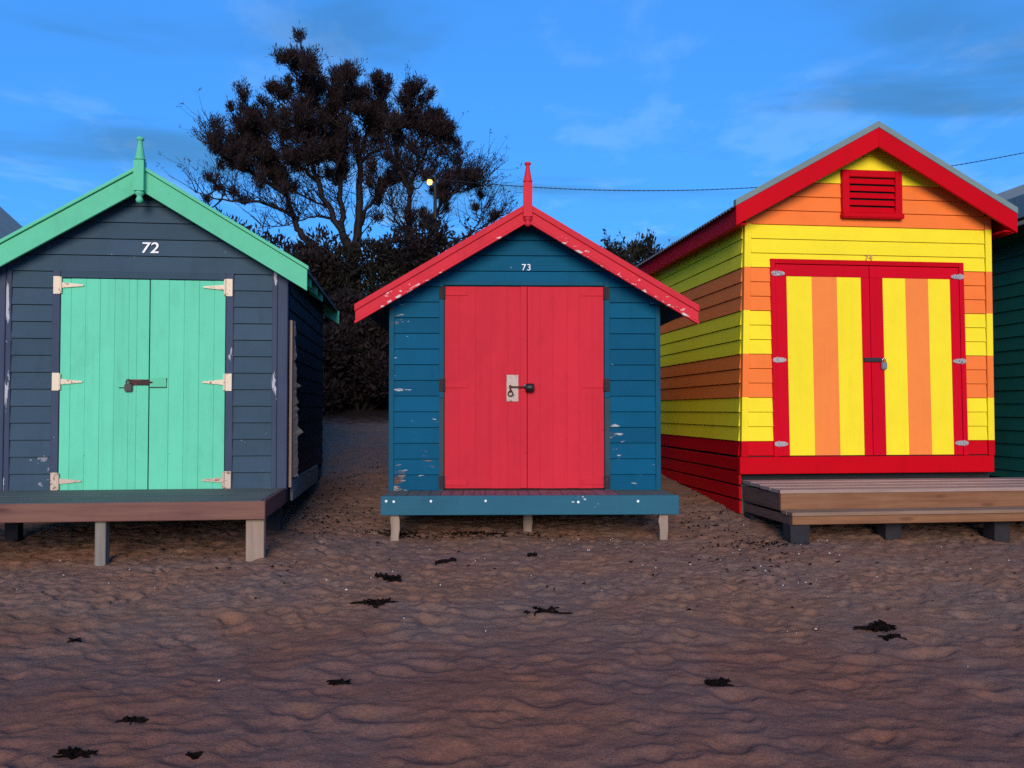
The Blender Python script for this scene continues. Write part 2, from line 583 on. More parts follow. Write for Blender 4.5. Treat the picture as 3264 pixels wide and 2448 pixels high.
def ground_base(x, y):
    x, y = np.asarray(x, float), np.asarray(y, float)
    z = np.interp(y, _fy, _fz)
    near = np.clip((9.5 - y) / 2.0, 0, 1)
    z = z + near * (-0.035 * np.clip((x - 1.5) / 3.0, -0.3, 1.0)) * np.clip((y - 5) / 2, 0, 1)
    return z + 0.10 * vnoise(x * 0.45 + 3, y * 0.45, 1) + 0.035 * vnoise(x * 1.3, y * 1.5, 2)


_dr = np.random.RandomState(11)
DENTS = []
for _ in range(1500):
    _y = 2.6 + (_dr.rand() ** 1.1) * 5.8
    _x = (_dr.rand() - 0.5) * 2 * (0.66 * _y + 0.6)
    _nr = np.clip((5.6 - _y) / 1.2, 0, 1)
    _r = (0.035 + 0.060 * _dr.rand()) * (0.8 + 0.7 * _nr)
    _an = (_dr.rand() - 0.5) * (math.pi * (1 - _nr) + 0.7 * _nr)
    DENTS.append((_x, _y, _r, _r * ((0.55 + 0.45 * _dr.rand()) * (1 - 0.35 * _nr)), _an, (0.007 + 0.012 * _dr.rand()) * (1.0 - 0.30 * _nr)))


def sand_detail(x, y):
    """trampled, clodded sand by the huts, smoother wind-drawn lumps towards the water"""
    near = np.clip((5.7 - y + 0.8 * vnoise(x * 0.9, y * 0.9, 21)) / 1.1, 0, 1)
    wx, wy = x + 0.10 * vnoise(x * 3, y * 3, 31), y + 0.07 * vnoise(x * 3 + 7, y * 3, 32)
    n = 0.016 * vnoise(wx * 3.2, wy * 6.0, 5) + 0.017 * vnoise(wx * 6.6 + 9, wy * 11.5, 6) + 0.009 * vnoise(wx * 13, wy * 24 + 4, 7) + 0.005 * vnoise(wx * 27, wy * 40 + 4, 27)
    n = n + np.abs(vnoise(wx * 8, wy * 12, 37)) * 0.022 + 0.004 * vnoise(x * 36, y * 44, 8)
    f = 0.012 * vnoise(wx * 3.6, wy * 5.0, 15) + 0.015 * vnoise(wx * 8.0, wy * 11.0, 16) + 0.016 * vnoise(wx * 17, wy * 24, 17) + 0.012 * vnoise(x * 36, y * 44, 18) - np.abs(vnoise(wx * 9, wy * 13, 38)) * 0.026
    fade = np.clip((16 - y) / 4.0, 0.25, 1)
    return (0.62 * n * near + 0.92 * f * (1 - near)) * fade


def ground_z(x, y):
    return float(ground_base(x, y) + sand_detail(np.array(x, float), np.array(y, float)))


def build_ground():
    def seg(a, b, n):
        return list(np.linspace(a, b, n, endpoint=False))
    xs = np.array(seg(-400, -60, 6) + seg(-60, -14, 12) + seg(-14, -5.6, 60) + seg(-5.6, 6.0, 800) + seg(6.0, 14, 60) + seg(14, 60, 12) + list(np.linspace(60, 400, 6)))
    ys = np.array(seg(-80, -5, 8) + seg(-5, 2.5, 30) + seg(2.5, 6.4, 330) + seg(6.4, 9.0, 130) + seg(9.0, 15, 110) + seg(15, 40, 50) + list(np.linspace(40, 400, 10)))
    X, Y = np.meshgrid(xs, ys)
    Z = ground_base(X, Y) + sand_detail(X, Y)
    for dx, dy, ra, rb, an, dep in DENTS:
        i0, i1 = np.searchsorted(ys, [dy - 2.2 * ra, dy + 2.2 * ra])
        j0, j1 = np.searchsorted(xs, [dx - 2.2 * ra, dx + 2.2 * ra])
        if i1 <= i0 or j1 <= j0:
            continue
        sx, sy = X[i0:i1, j0:j1] - dx, Y[i0:i1, j0:j1] - dy
        u = (sx * math.cos(an) + sy * math.sin(an)) / ra
        v = (-sx * math.sin(an) + sy * math.cos(an)) / rb
        r2 = u * u + v * v
        Z[i0:i1, j0:j1] += dep * (-1.1 / (1 + np.exp((np.sqrt(r2) - 0.85) * 7)) + 0.40 * np.exp(-((np.sqrt(r2) - 1.25) ** 2) * 9))
    ny, nx = X.shape
    verts = np.stack([X, Y, Z], -1).reshape(-1, 3)
    idx = np.arange(ny * nx).reshape(ny, nx)
    faces = np.stack([idx[:-1, :-1], idx[:-1, 1:], idx[1:, 1:], idx[1:, :-1]], -1).reshape(-1, 4)
    me = bpy.data.meshes.new('sand')
    me.vertices.add(len(verts))
    me.vertices.foreach_set('co', verts.ravel())
    me.loops.add(faces.size)
    me.loops.foreach_set('vertex_index', faces.ravel())
    me.polygons.add(len(faces))
    me.polygons.foreach_set('loop_start', np.arange(0, faces.size, 4))
    me.polygons.foreach_set('loop_total', np.full(len(faces), 4))
    me.polygons.foreach_set('use_smooth', np.ones(len(faces), bool))
    me.update()
    me.validate()
    m, t, bs = new_mat('beach_sand')
    tc = t.n('ShaderNodeTexCoord')
    ob = tc.outputs['Object']
    p1 = t.noise(t.mapping(ob, (1, 1.3, 0.3)), 1.1, 4, 0.55, 0.5)
    p2 = t.noise(t.mapping(ob, (1, 1.6, 0.3), (5, 2, 0)), 6.0, 6, 0.66, 0.3)
    sp = t.noise(ob, 170.0, 3, 0.7)
    c = t.mix(t.ramp(p1, 0.36, 0.64), (0.225, 0.120, 0.076), (0.195, 0.126, 0.096))
    c = t.mix(t.math('MULTIPLY', t.ramp(p2, 0.50, 0.72), 0.40), c, (0.29, 0.145, 0.072))
    c = t.mix(t.math('MULTIPLY', t.ramp(p2, 0.48, 0.28), 0.5), c, (0.130, 0.076, 0.064))
    hv = t.n('ShaderNodeHueSaturation')
    t.link(c, hv.inputs['Color'])
    sp2 = t.noise(t.mapping(ob, (0.8, 1, 1), (3, 3, 3)), 70.0, 4, 0.7)
    t.link(t.math('ADD', 0.02, t.math('ADD', t.math('MULTIPLY', sp, 1.0), t.math('MULTIPLY', sp2, 0.95))), hv.inputs['Value'])
    # sand colour turns darker towards the camera; dry plant litter on the slope behind the huts
    spz = t.n('ShaderNodeSeparateXYZ')
    t.link(ob, spz.inputs[0])
    fore_tint = t.ramp(t.math('ADD', spz.outputs[1], t.math('MULTIPLY', p1, 1.2)), 5.9, 4.7)
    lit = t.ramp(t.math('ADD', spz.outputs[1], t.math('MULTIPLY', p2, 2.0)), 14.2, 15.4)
    c = t.mix(t.math('MULTIPLY', fore_tint, 0.8), hv.outputs[0], t.mix(1.0, hv.outputs[0], (0.78, 0.64, 0.70), 'MULTIPLY'))
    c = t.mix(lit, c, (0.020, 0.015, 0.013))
    t.link(c, bs.inputs['Base Color'])
    bs.inputs['Roughness'].default_value = 0.9
    bs.inputs['Specular IOR Level'].default_value = 0.15
    bp = t.n('ShaderNodeBump')
    bp.inputs['Strength'].default_value = 0.8
    bp.inputs['Distance'].default_value = 0.016
    hh = t.math('ADD', t.noise(t.mapping(ob, (0.7, 1, 1)), 34.0, 7, 0.72), t.math('MULTIPLY', sp, 0.35))
    t.link(hh, bp.inputs['Height'])
    t.link(bp.outputs[0], bs.inputs['Normal'])
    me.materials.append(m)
    o = bpy.data.objects.new('sand', me)
    COL.objects.link(o)
    o['kind'] = 'structure'
    return o


build_ground()


# ================================================================== hut pieces
def gable_core(name, hw, z0, ridge, slope, depth, mat, parent, inset=0.0):
    """solid body of a hut wall, its boards are fixed on top of it"""
    w = hw - inset
    ze = ridge - slope * w
    poly = [(-w, z0), (w, z0), (w, ze), (0, ridge), (-w, ze)]
    return poly


def front_polys(xl, xr, z0, z1, ridge, slope, rx=0.0):
    poly = [(xl(z0), z0), (xr(z0), z0), (xr(z1), z1), (xl(z1), z1)]
    poly = clip(poly, slope, 1, ridge + slope * rx)
    if len(poly) >= 3:
        poly = clip(poly, -slope, 1, ridge - slope * rx)
    return poly


def gable_front(root, hw, z0, ridge, slope, door, rows, mats, edge=0.0, xl=None, xr=None, core_mat='gap', rx=0.0, lip=0.016):
    """front wall core with its lapped boards. door=(x0,x1,ztop); rows=(z_anchor,pitch)"""
    xl = xl or (lambda z: -hw)
    xr = xr or (lambda z: hw)
    core = front_polys(lambda z: xl(z) + 0.004, lambda z: xr(z) - 0.004, z0, ridge, ridge - 0.01, slope, rx)
    wall = MB().prism(core, 0.004, 0.06).build('front_wall', core_mat, root)
    za, p = rows
    k0 = math.floor((z0 - za) / p)
    k1 = math.ceil((ridge - za) / p)
    for k in range(k0, k1):
        a, b = za + k * p, za + (k + 1) * p
        a = max(a, z0)
        lo, hi = a, b - 0.004
        if hi - lo < 0.015:
            continue
        full = front_polys(lambda z: xl(z) + edge, lambda z: xr(z) - edge, lo, hi, ridge - 0.012, slope, rx)
        if len(full) < 3:
            continue
        mt = mats(k) if callable(mats) else mats
        dx0, dx1, dz = door
        parts = []
        lo_part = clip(full, 0, 1, dz) if lo < dz else []
        if lo_part:
            # a left and a right board beside the door; the row over the head stays with the left one only if whole
            left = clip(lo_part, 1, 0, dx0)
            right = clip(lo_part, -1, 0, -dx1)
            if hi > dz:
                top = clip(full, 0, -1, -dz)
                parts.append([left, right, top])
            else:
                parts.append([left])
                parts.append([right])
        else:
            parts.append([full])
        for ps in parts:
            weatherboard([q for q in ps if len(q) >= 3], a, b, mt, wall, lip=lip)
    return wall


def side_wall(root, side, wx, z0, zt, depth, rows, mats, core_mat='gap', y0=0.0, edge=0.0, lip=0.016):
    sgn = -1 if side == 'left' else 1
    f = wx if callable(wx) else (lambda z: wx)
    mb = MB()
    t = 0.055
    mb.add([(f(z0) - sgn * 0.004, y0, z0), (f(z0) - sgn * t, y0, z0), (f(z0) - sgn * t, depth, z0), (f(z0) - sgn * 0.004, depth, z0),
            (f(zt) - sgn * 0.004, y0, zt), (f(zt) - sgn * t, y0, zt), (f(zt) - sgn * t, depth, zt), (f(zt) - sgn * 0.004, depth, zt)],
           [(0, 3, 2, 1), (4, 5, 6, 7), (0, 1, 5, 4), (1, 2, 6, 5), (2, 3, 7, 6), (3, 0, 4, 7)])
    wall = mb.build('side_wall', core_mat, root)
    za, p = rows
    for k in range(math.floor((z0 - za) / p), math.ceil((zt - za) / p)):
        a, b = max(za + k * p, z0), za + (k + 1) * p
        hi = min(b - 0.004, zt)
        if hi - a < 0.015:
            continue
        mt = mats(k) if callable(mats) else mats
        weatherboard([[(y0 + edge, a), (depth, a), (depth, hi), (y0 + edge, hi)]], a, b, mt, wall, face=side, wx=f, lip=lip)
    return wall


def back_wall(root, hw, z0, ridge, slope, depth, mat):
    ze = ridge - slope * hw
    poly = [(-hw, z0), (hw, z0), (hw, ze), (0, ridge), (-hw, ze)]
    return MB().prism(poly, depth - 0.06, depth - 0.002).build('back_wall', mat, root)


def roof_slabs(root, half, ridge, slope, y0, y1, thick, mat, rx=0.0):
    roof = None
    for s in (-1, 1):
        poly = [(rx, ridge), (rx, ridge - thick), (rx + s * half, ridge - slope * half - thick), (rx + s * half, ridge - slope * half)]
        if s < 0:
            poly = poly[::-1]
        o = MB().prism(poly, y0, y1).build('roof_slope', mat, root)
    return o


def corrugated(root, half, ridge, slope, y0, y1, mat, rx=0.0, amp=0.011, pitch=0.076):
    n = int((y1 - y0) / pitch * 8)
    for s in (-1, 1):
        vs, fs = [], []
        for i in range(n + 1):
            y = y0 + (y1 - y0) * i / n
            h = amp * math.sin(2 * math.pi * (y - y0) / pitch)
            for u in (0.0, half):
                vs.append((rx + s * u, y, ridge - slope * u + h))
                vs.append((rx + s * u, y, ridge - slope * u + h - 0.004))
        for i in range(n):
            a, b = i * 4, (i + 1) * 4
            fs += [(a, b, b + 2, a + 2), (a + 1, a + 3, b + 3, b + 1), (a + 2, b + 2, b + 3, a + 3), (a, a + 1, b + 1, b)]
        MB().add(vs, fs).build('roof_sheet', mat, root, smooth=False)


def barge(root, side, half, ridge, slope, zoff, h, y0, y1, mat, rx=0.0, name='barge_board', end_cut=0.0, bevel=0.003, gap=0.0):
    """sloping board: top edge follows ridge - slope*x + zoff, vertical height h"""
    s = side
    a, b = gap, half
    poly = [(rx + s * a, ridge - slope * a + zoff - h), (rx + s * b, ridge - slope * b + zoff - h),
            (rx + s * (b + end_cut), ridge - slope * (b + end_cut) + zoff), (rx + s * a, ridge - slope * a + zoff)]
    if s < 0:
        poly = poly[::-1]
    return MB().prism(poly, y0, y1).build(name, mat, root, bevel=bevel)


def finial(root, x, y, zb, zpost0, zpost1, ztip, w, mat):
    """square post with a turned spire and ball above and a turned drop below"""
    h = w / 2
    mb = MB()
    mb.box(x - h, x + h, y - h, y + h, zpost0, zpost1)
    L = ztip - zpost1
    r = h
    mb.lathe([(r * 0.70, zpost1 - 0.002), (r * 0.70, zpost1 + 0.02 * L), (r * 1.08, zpost1 + 0.05 * L), (r * 1.12, zpost1 + 0.08 * L), (r * 1.02, zpost1 + 0.12 * L),
              (r * 0.92, zpost1 + 0.16 * L), (r * 0.62, zpost1 + 0.55 * L), (r * 0.42, zpost1 + 0.80 * L), (r * 0.50, zpost1 + 0.83 * L), (r * 0.72, zpost1 + 0.87 * L),
              (r * 0.80, zpost1 + 0.92 * L), (r * 0.66, zpost1 + 0.97 * L), (r * 0.25, ztip)], x, y, 20)
    D = zpost0 - zb
    mb.lathe([(r * 0.2, zb), (r * 0.62, zb + 0.10 * D), (r * 0.74, zb + 0.28 * D), (r * 0.60, zb + 0.45 * D), (r * 0.45, zb + 0.58 * D), (r * 0.80, zb + 0.72 * D),
              (r * 0.92, zb + 0.85 * D), (r * 0.80, zpost0 + 0.002)], x, y, 20)
    o = mb.build('finial', mat, root, bevel=0.0)
    for p in o.data.polygons:
        p.use_smooth = len(p.vertices) == 4 and abs(p.normal.z) < 0.95 and p.area < 0.0006
    return o


def planked_door(root, x0, x1, z0, z1, widths, mat, yf=-0.006, t=0.022, vee=0.0035):
    """door leaf of upright planks on a dark ledge"""
    leaf = MB().box(x0 + 0.004, x1 - 0.004, yf + t, yf + t + 0.02, z0 + 0.004, z1 - 0.004).build('door', 'gap', root)
    tot = sum(widths)
    x = x0
    for i, wd in enumerate(widths):
        w = (x1 - x0) * wd / tot
        dy = rng.uniform(-0.0009, 0.0009)
        MB().box(x + vee * 0.2, x + w - vee * 0.2, yf + dy, yf + t, z0 + rng.uniform(0, 0.003), z1 - rng.uniform(0, 0.002)).build('plank', mat, leaf, bevel=vee)
        x += w
    return leaf


def tee_hinge(door, x, z, s, mat, y, plate_w=0.052, plate_h=0.140, strap=0.180, hb=0.044, he=0.012, name='hinge'):
    """plate on the jamb, tapering strap on the leaf (s = +1 strap runs to the right)"""
    mb = MB()
    mb.box(x - plate_w, x, y - 0.006, y, z - plate_h / 2, z + plate_h / 2) if s > 0 else mb.box(x, x + plate_w, y - 0.006, y, z - plate_h / 2, z + plate_h / 2)
    mb.tube([(x + s * 0.006, y - 0.009, z - plate_h * 0.46), (x + s * 0.006, y - 0.009, z + plate_h * 0.46)], 0.009, 8)
    a, b = x + s * 0.012, x + s * strap
    poly = [(a, z - hb / 2), (b - s * he * 0.4, z - he / 2), (b, z), (b - s * he * 0.4, z + he / 2), (a, z + hb / 2)]
    if s < 0:
        poly = poly[::-1]
    mb.prism(poly, y - 0.007, y - 0.0005)
    for u in (0.25, 0.55, 0.85):
        cx = x + s * (0.012 + (strap - 0.02) * u)
        mb.tube([(cx, y - 0.0095, z), (cx, y - 0.004, z)], 0.0045, 6)
    return mb.build(name, mat, door)


def padlock(name, parent, x, y, z, w, h, mat, shackle='chrome', horizontal=False):
    mb = MB().box(x - w / 2, x + w / 2, y - 0.022, y - 0.002, z - h, z)
    o = mb.build(name, mat, parent, bevel=0.006, seg=2)
    pts = []
    for k in range(9):
        a = math.pi * k / 8
        pts.append((x - w * 0.30 * math.cos(a), y - 0.012, z + h * 0.28 + w * 0.30 * math.sin(a)))
    pts = [(pts[0][0], pts[0][1], z - 0.004)] + pts + [(pts[-1][0], pts[-1][1], z - 0.004)]
    if parent.parent is None:
        MB().tube(pts, 0.0045, 8).build('shackle', shackle, o, smooth=True)
    else:
        o2 = MB().tube(pts, 0.0045, 8).build('shackle', shackle, parent, smooth=True)
    return o


# ================================================================== hut 72 (mint and slate)
Z0 = 1.05


def hut72():
    root = empty('beach_hut', (-2.963, 7.12, 0.05), R(6.5))
    tag(root, 'slate blue weatherboard hut with mint double doors, numbered 72', 'hut', 'bathing huts along the beach')
    zb = -0.05
    hw, depth = 1.12, 2.95
    slope, rz = 0.60, 1.945 + Z0 + zb          # top line of the barge boards
    ov = 0.15
    z0 = -0.66 + Z0 + zb
    ridge = rz - 0.035
    door = (-0.640, 0.640, 1.075 + Z0 + zb)
    rows = (0.971 + Z0 + zb, 0.1345)
    fw = gable_front(root, hw, z0, ridge, slope, (door[0] - 0.05, door[1] + 0.05, door[2] + 0.03), rows, 'slate', edge=0.075)
    # gable lining under the roof edge goes right to the corner, boards stop at the corner posts
    for s in (-1, 1):
        zt = ridge - slope * (hw) - 0.02
        xa, xb = (hw - 0.068, hw + 0.012) if s > 0 else (-hw - 0.012, -hw + 0.068)
        MB().box(xa, xb, -0.026, 0.05, z0, zt).build('corner_post', 'slate_v', root, bevel=0.004)
        xa, xb = (hw - 0.112, hw - 0.071) if s > 0 else (-hw + 0.071, -hw + 0.112)
        MB().box(xa, xb, -0.022, 0.003, z0, zt + 0.02).build('corner_strip', 'slate_peel', root, bevel=0.004)
    side_wall(root, 'right', hw, z0 + 0.06, ridge - slope * hw - 0.02, depth, rows, 'slate_shaded', y0=0.06, edge=0.05)
    side_wall(root, 'left', -hw, z0 + 0.06, ridge - slope * hw - 0.02, depth, rows, 'slate_shaded', y0=0.06)
    back_wall(root, hw, z0, ridge, slope, depth, 'slate_shaded')
    # torn lining and batten at the corner of the side wall
    MB().box(hw + 0.017, hw + 0.040, 0.055, 0.105, z0 + 0.02, z0 + 1.40).build('batten', 'hessian', root, bevel=0.003)
    prof = []
    n = 46
    for i in range(n + 1):
        z = z0 + 0.10 + 1.30 * i / n
        w = 0.03 + 0.05 * rng.random() + (0.08 if i in (13, 14, 27) else 0) + 0.08 * (1 - i / n)
        prof.append((z, 0.107 + w))
    vs, fs = [], []
    for z, y in prof:
        q = 0.012 * rng.random()
        xo = hw + 0.026 + q + 0.30 * (y - 0.105)
        vs += [(hw + 0.040, 0.106, z), (xo, y, z + 0.02 * (rng.random() - 0.5)), (hw + 0.044, 0.106, z + 0.001), (xo + 0.004, y, z)]
    for i in range(n):
        a, b = 4 * i, 4 * i + 4
        fs += [(a, b, b + 1, a + 1), (a + 2, a + 3, b + 3, b + 2), (a + 1, b + 1, b + 3, a + 3)]
    MB().add(vs, fs).build('torn_lining', 'hessian', root)
    MB().box(hw + 0.014, hw + 0.036, 0.18, depth - 0.75, z0 - 0.10, z0 + 0.075).build('skirting_plank', 'pale_plank', root, bevel=0.003)
    # stumps under the floor
    for y in (0.12, 1.4, depth - 0.15):
        for x in (-hw + 0.1, hw - 0.1):
            MB().box(x - 0.05, x + 0.05, y - 0.05, y + 0.05, -0.25, z0).build('stump', 'block', root)
    MB().box(-hw, hw, 0.01, depth - 0.01, z0 - 0.10, z0 - 0.004).build('floor_frame', 'gap', root)
    # door frame
    zt = door[2]
    MB().box(-0.700, -0.642, -0.022, 0.03, z0, zt + 0.035).build('door_jamb', 'slate_v', root, bevel=0.003)
    MB().box(0.642, 0.700, -0.022, 0.03, z0, zt + 0.035).build('door_jamb', 'slate_v', root, bevel=0.003)
    MB().box(-0.641, 0.641, -0.019, 0.03, zt - 0.022, zt + 0.033).build('door_head', 'slate', root, bevel=0.003)
    d1, d2 = z0 + 0.018, zt - 0.028
    xs = 0.046
    L = planked_door(root, -0.636, xs - 0.004, d1, d2, [0.7, 1, 1, 1, 1, 0.55, 0.85], 'mint', yf=-0.018, vee=0.002)
    Rr = planked_door(root, xs + 0.004, 0.636, d1, d2, [1.25, 1, 1, 1, 0.75], 'mint', yf=-0.018, vee=0.002)
    yh = -0.024
    for z, m1 in ((d2 - 0.055, 'hinge_cream'), (0.222 + Z0 + zb, 'hinge_cream'), (d1 + 0.075, 'hinge_rusty')):
        tee_hinge(L, -0.640, z, 1, m1, yh)
        tee_hinge(Rr, 0.640, z, -1, m1, yh)
    # hasp, bolt and padlock
    zl = 0.218 + Z0 + zb
    hb = MB().box(-0.110, 0.050, -0.030, -0.019, zl - 0.022, zl + 0.024)
    hb.box(0.05, 0.075, -0.027, -0.019, zl - 0.006, zl + 0.008)
    hb.build('hasp', 'rust', L, bevel=0.003)
    MB().box(0.060, 0.180, -0.0215, -0.0185, zl - 0.035, zl + 0.040).build('bolt_plate', 'mint_h', Rr, bevel=0.001)
    bolt = MB().tube([(0.052, -0.024, zl - 0.040), (0.183, -0.024, zl - 0.040), (0.183, -0.024, zl + 0.036)], 0.0035, 6)
    bolt.build('bolt', 'rustdark', Rr)
    MB().tube([(-0.185, -0.024, zl - 0.042), (-0.120, -0.024, zl - 0.042)], 0.0035, 6).build('bolt', 'rustdark', L)
    padlock('padlock', L, -0.108, -0.024, zl - 0.012, 0.060, 0.062, 'black', 'rust')
    # roof
    half = 1.300
    roof_slabs(root, half - 0.015, rz - 0.012, slope, -ov + 0.028, depth + 0.12, 0.028, 'roofdark')
    for s in (-1, 1):
        b = barge(root, s, half, rz, slope, -0.034, 0.172, -ov, -ov + 0.026, 'mint_h')
        barge(b, s, half + 0.012, rz, slope, 0.0, 0.030, -ov - 0.018, -ov + 0.035, 'mint_h', name='capping')
        barge(root, s, half, rz, slope, -0.02, 0.15, depth + 0.10, depth + 0.125, 'mint_h')
        for y in (0.42, 0.92, 1.42):
            x0 = hw + 0.022
            zz = rz - slope * x0
            poly = [(s * x0, zz - 0.125), (s * (half - 0.03), rz - slope * (half - 0.03) - 0.125), (s * (half - 0.03), rz - slope * (half - 0.03) - 0.045), (s * x0, zz - 0.045)]
            if s < 0:
                poly = poly[::-1]
            MB().prism(poly, y - 0.022, y + 0.022).build('rafter_tail', 'mint_h', root, bevel=0.002)
    finial(root, 0.0, -ov - 0.020, rz - 0.315, rz - 0.22, rz + 0.020, rz + 0.215, 0.078, 'mint_h')
    text_mesh('house_number', '72', 0.122, 'white', root, (0.040, -0.020, 1.264 + Z0 + zb), bold=0.0012, shear=0.10, squash=1.18)
    return root


hut72()


def deck72():
    root = empty('wooden_deck', (-2.963, 7.12, 0.05), R(6.5))
    tag(root, 'green-grey deck with red-brown edge beam on posts before the mint doors', 'deck', 'decks in front of the huts')
    zt = -0.636 + Z0 - 0.05
    y0, y1 = -1.07, -0.035
    x0, x1 = -1.75, 1.13
    n = 6
    w = (y1 - (y0 + 0.036)) / n
    for i in range(n):
        a = y0 + 0.036 + i * w
        MB().box(x0 + rng.uniform(0, 0.01), x1 - 0.032 - rng.uniform(0, 0.006), a + 0.002, a + w - 0.002, zt - 0.024 + rng.uniform(-0.002, 0.001), zt).build('deck_board', 'deckgreen', root, bevel=0.003)
    MB().box(x0, x1, y0, y0 + 0.034, zt - 0.128, zt - 0.001).build('edge_beam', 'deckbeam72', root, bevel=0.005)
    MB().box(x1 - 0.030, x1, y0 + 0.035, y1, zt - 0.126, zt + 0.001).build('side_beam', 'deckbeam72y', root, bevel=0.004)
    MB().box(x0, x1 - 0.04, -0.45, -0.40, zt - 0.13, zt - 0.027).build('joist', 'gap', root)
    for x, wd, mt in ((1.055, 0.125, 'post'), (0.02, 0.072, 'post_grey'), (-1.62, 0.09, 'post_grey')):
        yp = y0 + 0.045
        p = root.location + Matrix.Rotation(R(6.5), 3, 'Z') @ Vector((x, yp, 0))
        g = ground_z(p.x, p.y) - root.location.z
        MB().box(x - wd / 2, x + wd / 2, yp, yp + 0.09, g - 0.15, zt - 0.029 if x < 1 else zt - 0.13).build('post', mt, root, bevel=0.005)
    return root


deck72()


# ================================================================== hut 73 (teal and coral red)
def hut73():
    root = empty('beach_hut', (0.114, 7.65, 0.05), R(1.6))
    tag(root, 'teal weatherboard hut with coral red doors and flaking red gable, numbered 73', 'hut', 'bathing huts along the beach')
    zb = -0.05
    B = Z0 + zb
    hw, depth = 1.160, 2.8
    slope, rz = 0.594, 1.745 + B
    rx = 0.012
    ov = 0.22
    z0 = -0.70 + B
    ridge = rz - 0.05
    door = (-0.698, 0.684, 1.072 + B)
    rows = (0.930 + B, 0.1352)
    gable_front(root, hw, z0, ridge, slope, (door[0] - 0.04, door[1] + 0.045, door[2] + 0.035), rows, 'teal', edge=0.030, rx=rx)
    zt = ridge - slope * hw - 0.02
    for s in (-1, 1):
        xa, xb = (hw - 0.032, hw + 0.012) if s > 0 else (-hw - 0.012, -hw + 0.032)
        MB().box(xa, xb, -0.024, 0.05, z0, zt - 0.02).build('corner_post', 'teal_v', root, bevel=0.004)
        xa, xb = (hw - 0.085, hw + 0.02) if s > 0 else (-hw - 0.02, -hw + 0.085)
        MB().box(xa, xb, -0.075, -0.026, zt - 0.075, zt - 0.028).build('wall_plate_end', 'teal_v', root, bevel=0.003)
    for sd in ('left', 'right'):
        side_wall(root, sd, hw if sd == 'right' else -hw, z0, zt - 0.01, depth, rows, 'teal', y0=0.06)
    back_wall(root, hw, z0, ridge, slope, depth, 'teal_v')
    MB().box(-hw, hw, 0.01, depth - 0.01, z0 - 0.10, z0 - 0.004).build('floor_frame', 'gap', root)
    for y in (0.95, 1.7, depth - 0.15):
        for x in (-hw + 0.1, hw - 0.1):
            MB().box(x - 0.05, x + 0.05, y - 0.05, y + 0.05, -0.25, z0 - 0.1).build('stump', 'post_grey', root)
    # door frame: worn grey below, teal above
    dt = door[2]
    zm = 0.10 + B
    for s, xa, xb in ((-1, door[0] - 0.045, door[0] - 0.002), (1, door[1] + 0.002, door[1] + 0.050)):
        MB().box(xa, xb, -0.020, 0.03, zm + 0.001, dt + 0.038).build('door_jamb', 'teal_v', root, bevel=0.003)
        MB().box(xa, xb, -0.020, 0.03, z0, zm - 0.001).build('door_jamb', 'jamb', root, bevel=0.003)
    MB().box(door[0] - 0.001, door[1] + 0.001, -0.0185, 0.03, dt + 0.002, dt + 0.038).build('door_head', 'teal_v', root, bevel=0.003)
    d1, d2 = z0 + 0.022, dt - 0.008
    xs = 0.018
    L = planked_door(root, door[0] + 0.004, xs - 0.002, d1, d2, [0.95, 1.05, 1, 1.1, 0.9, 0.35], 'red73', yf=-0.014, vee=0.0009)
    Rr = planked_door(root, xs + 0.002, door[1] - 0.004, d1, d2, [0.95, 1, 1.1, 0.9, 1, 0.9], 'red73', yf=-0.014, vee=0.0009)
    MB().box(xs - 0.062, xs - 0.003, -0.024, -0.0156, d1 + 0.004, d2).build('cover_strip', 'red73', L, bevel=0.003)
    # painted strap hinges with rusty knuckles
    for z in (d2 - 0.055, 0.212 + B, d1 + 0.055):
        for leaf, x, s in ((L, door[0], 1), (Rr, door[1], -1)):
            mb = MB()
            a, b = x + s * 0.008, x + s * 0.20
            mb.box(min(a, b), max(a, b), -0.0205, -0.0158, z - 0.024, z + 0.024)
            mb.build('hinge_strap', 'red73', leaf, bevel=0.002)
            mb = MB().box(min(x - s * 0.045, x + s * 0.006), max(x - s * 0.045, x + s * 0.006), -0.030, -0.0205, z - 0.055, z + 0.055)
            mb.tube([(x, -0.030, z - 0.052), (x, -0.030, z + 0.052)], 0.009, 8)
            mb.build('hinge', 'rustdark', leaf, bevel=0.0)
    # lock plate, staple and padlock
    zl = 0.185 + B
    xp = -0.110
    pl = MB().box(xp - 0.052, xp + 0.050, -0.0215, -0.0157, zl - 0.115, zl + 0.115)
    for a in (-0.033, 0.033):
        for b in (-0.09, 0.09):
            pl.tube([(xp + a, -0.024, zl + b), (xp + a, -0.02, zl + b)], 0.006, 8)
    pl.build('lock_plate', 'plate', L, bevel=0.001)
    mb = MB().tube([(xp - 0.015, -0.045, zl + 0.012), (xp + 0.115, -0.050, zl + 0.010)], 0.006, 8)
    mb.tube([(xp - 0.02, -0.022, zl + 0.02), (xp - 0.02, -0.046, zl + 0.01), (xp - 0.018, -0.046, zl - 0.025), (xp - 0.018, -0.022, zl - 0.03)], 0.010, 8)
    ring = [(xp - 0.018 + 0.02 * math.cos(2 * math.pi * k / 12), -0.032, zl - 0.048 + 0.022 * math.sin(2 * math.pi * k / 12)) for k in range(13)]
    mb.tube(ring, 0.006, 6)
    mb.build('staple', 'rust', L)
    MB().lathe([(0.028, -0.046), (0.034, -0.04), (0.036, 0.0), (0.034, 0.034), (0.026, 0.04)], 0, 0, 16)
    body = MB().lathe([(0.026, -0.040), (0.034, -0.034), (0.037, 0.0), (0.034, 0.030), (0.026, 0.036)], 0, 0, 16)
    body.v = [(xp + 0.150 + z, -0.058 + y, zl + 0.004 + x) for x, y, z in body.v]
    body.build('padlock', 'black', L, smooth=True)
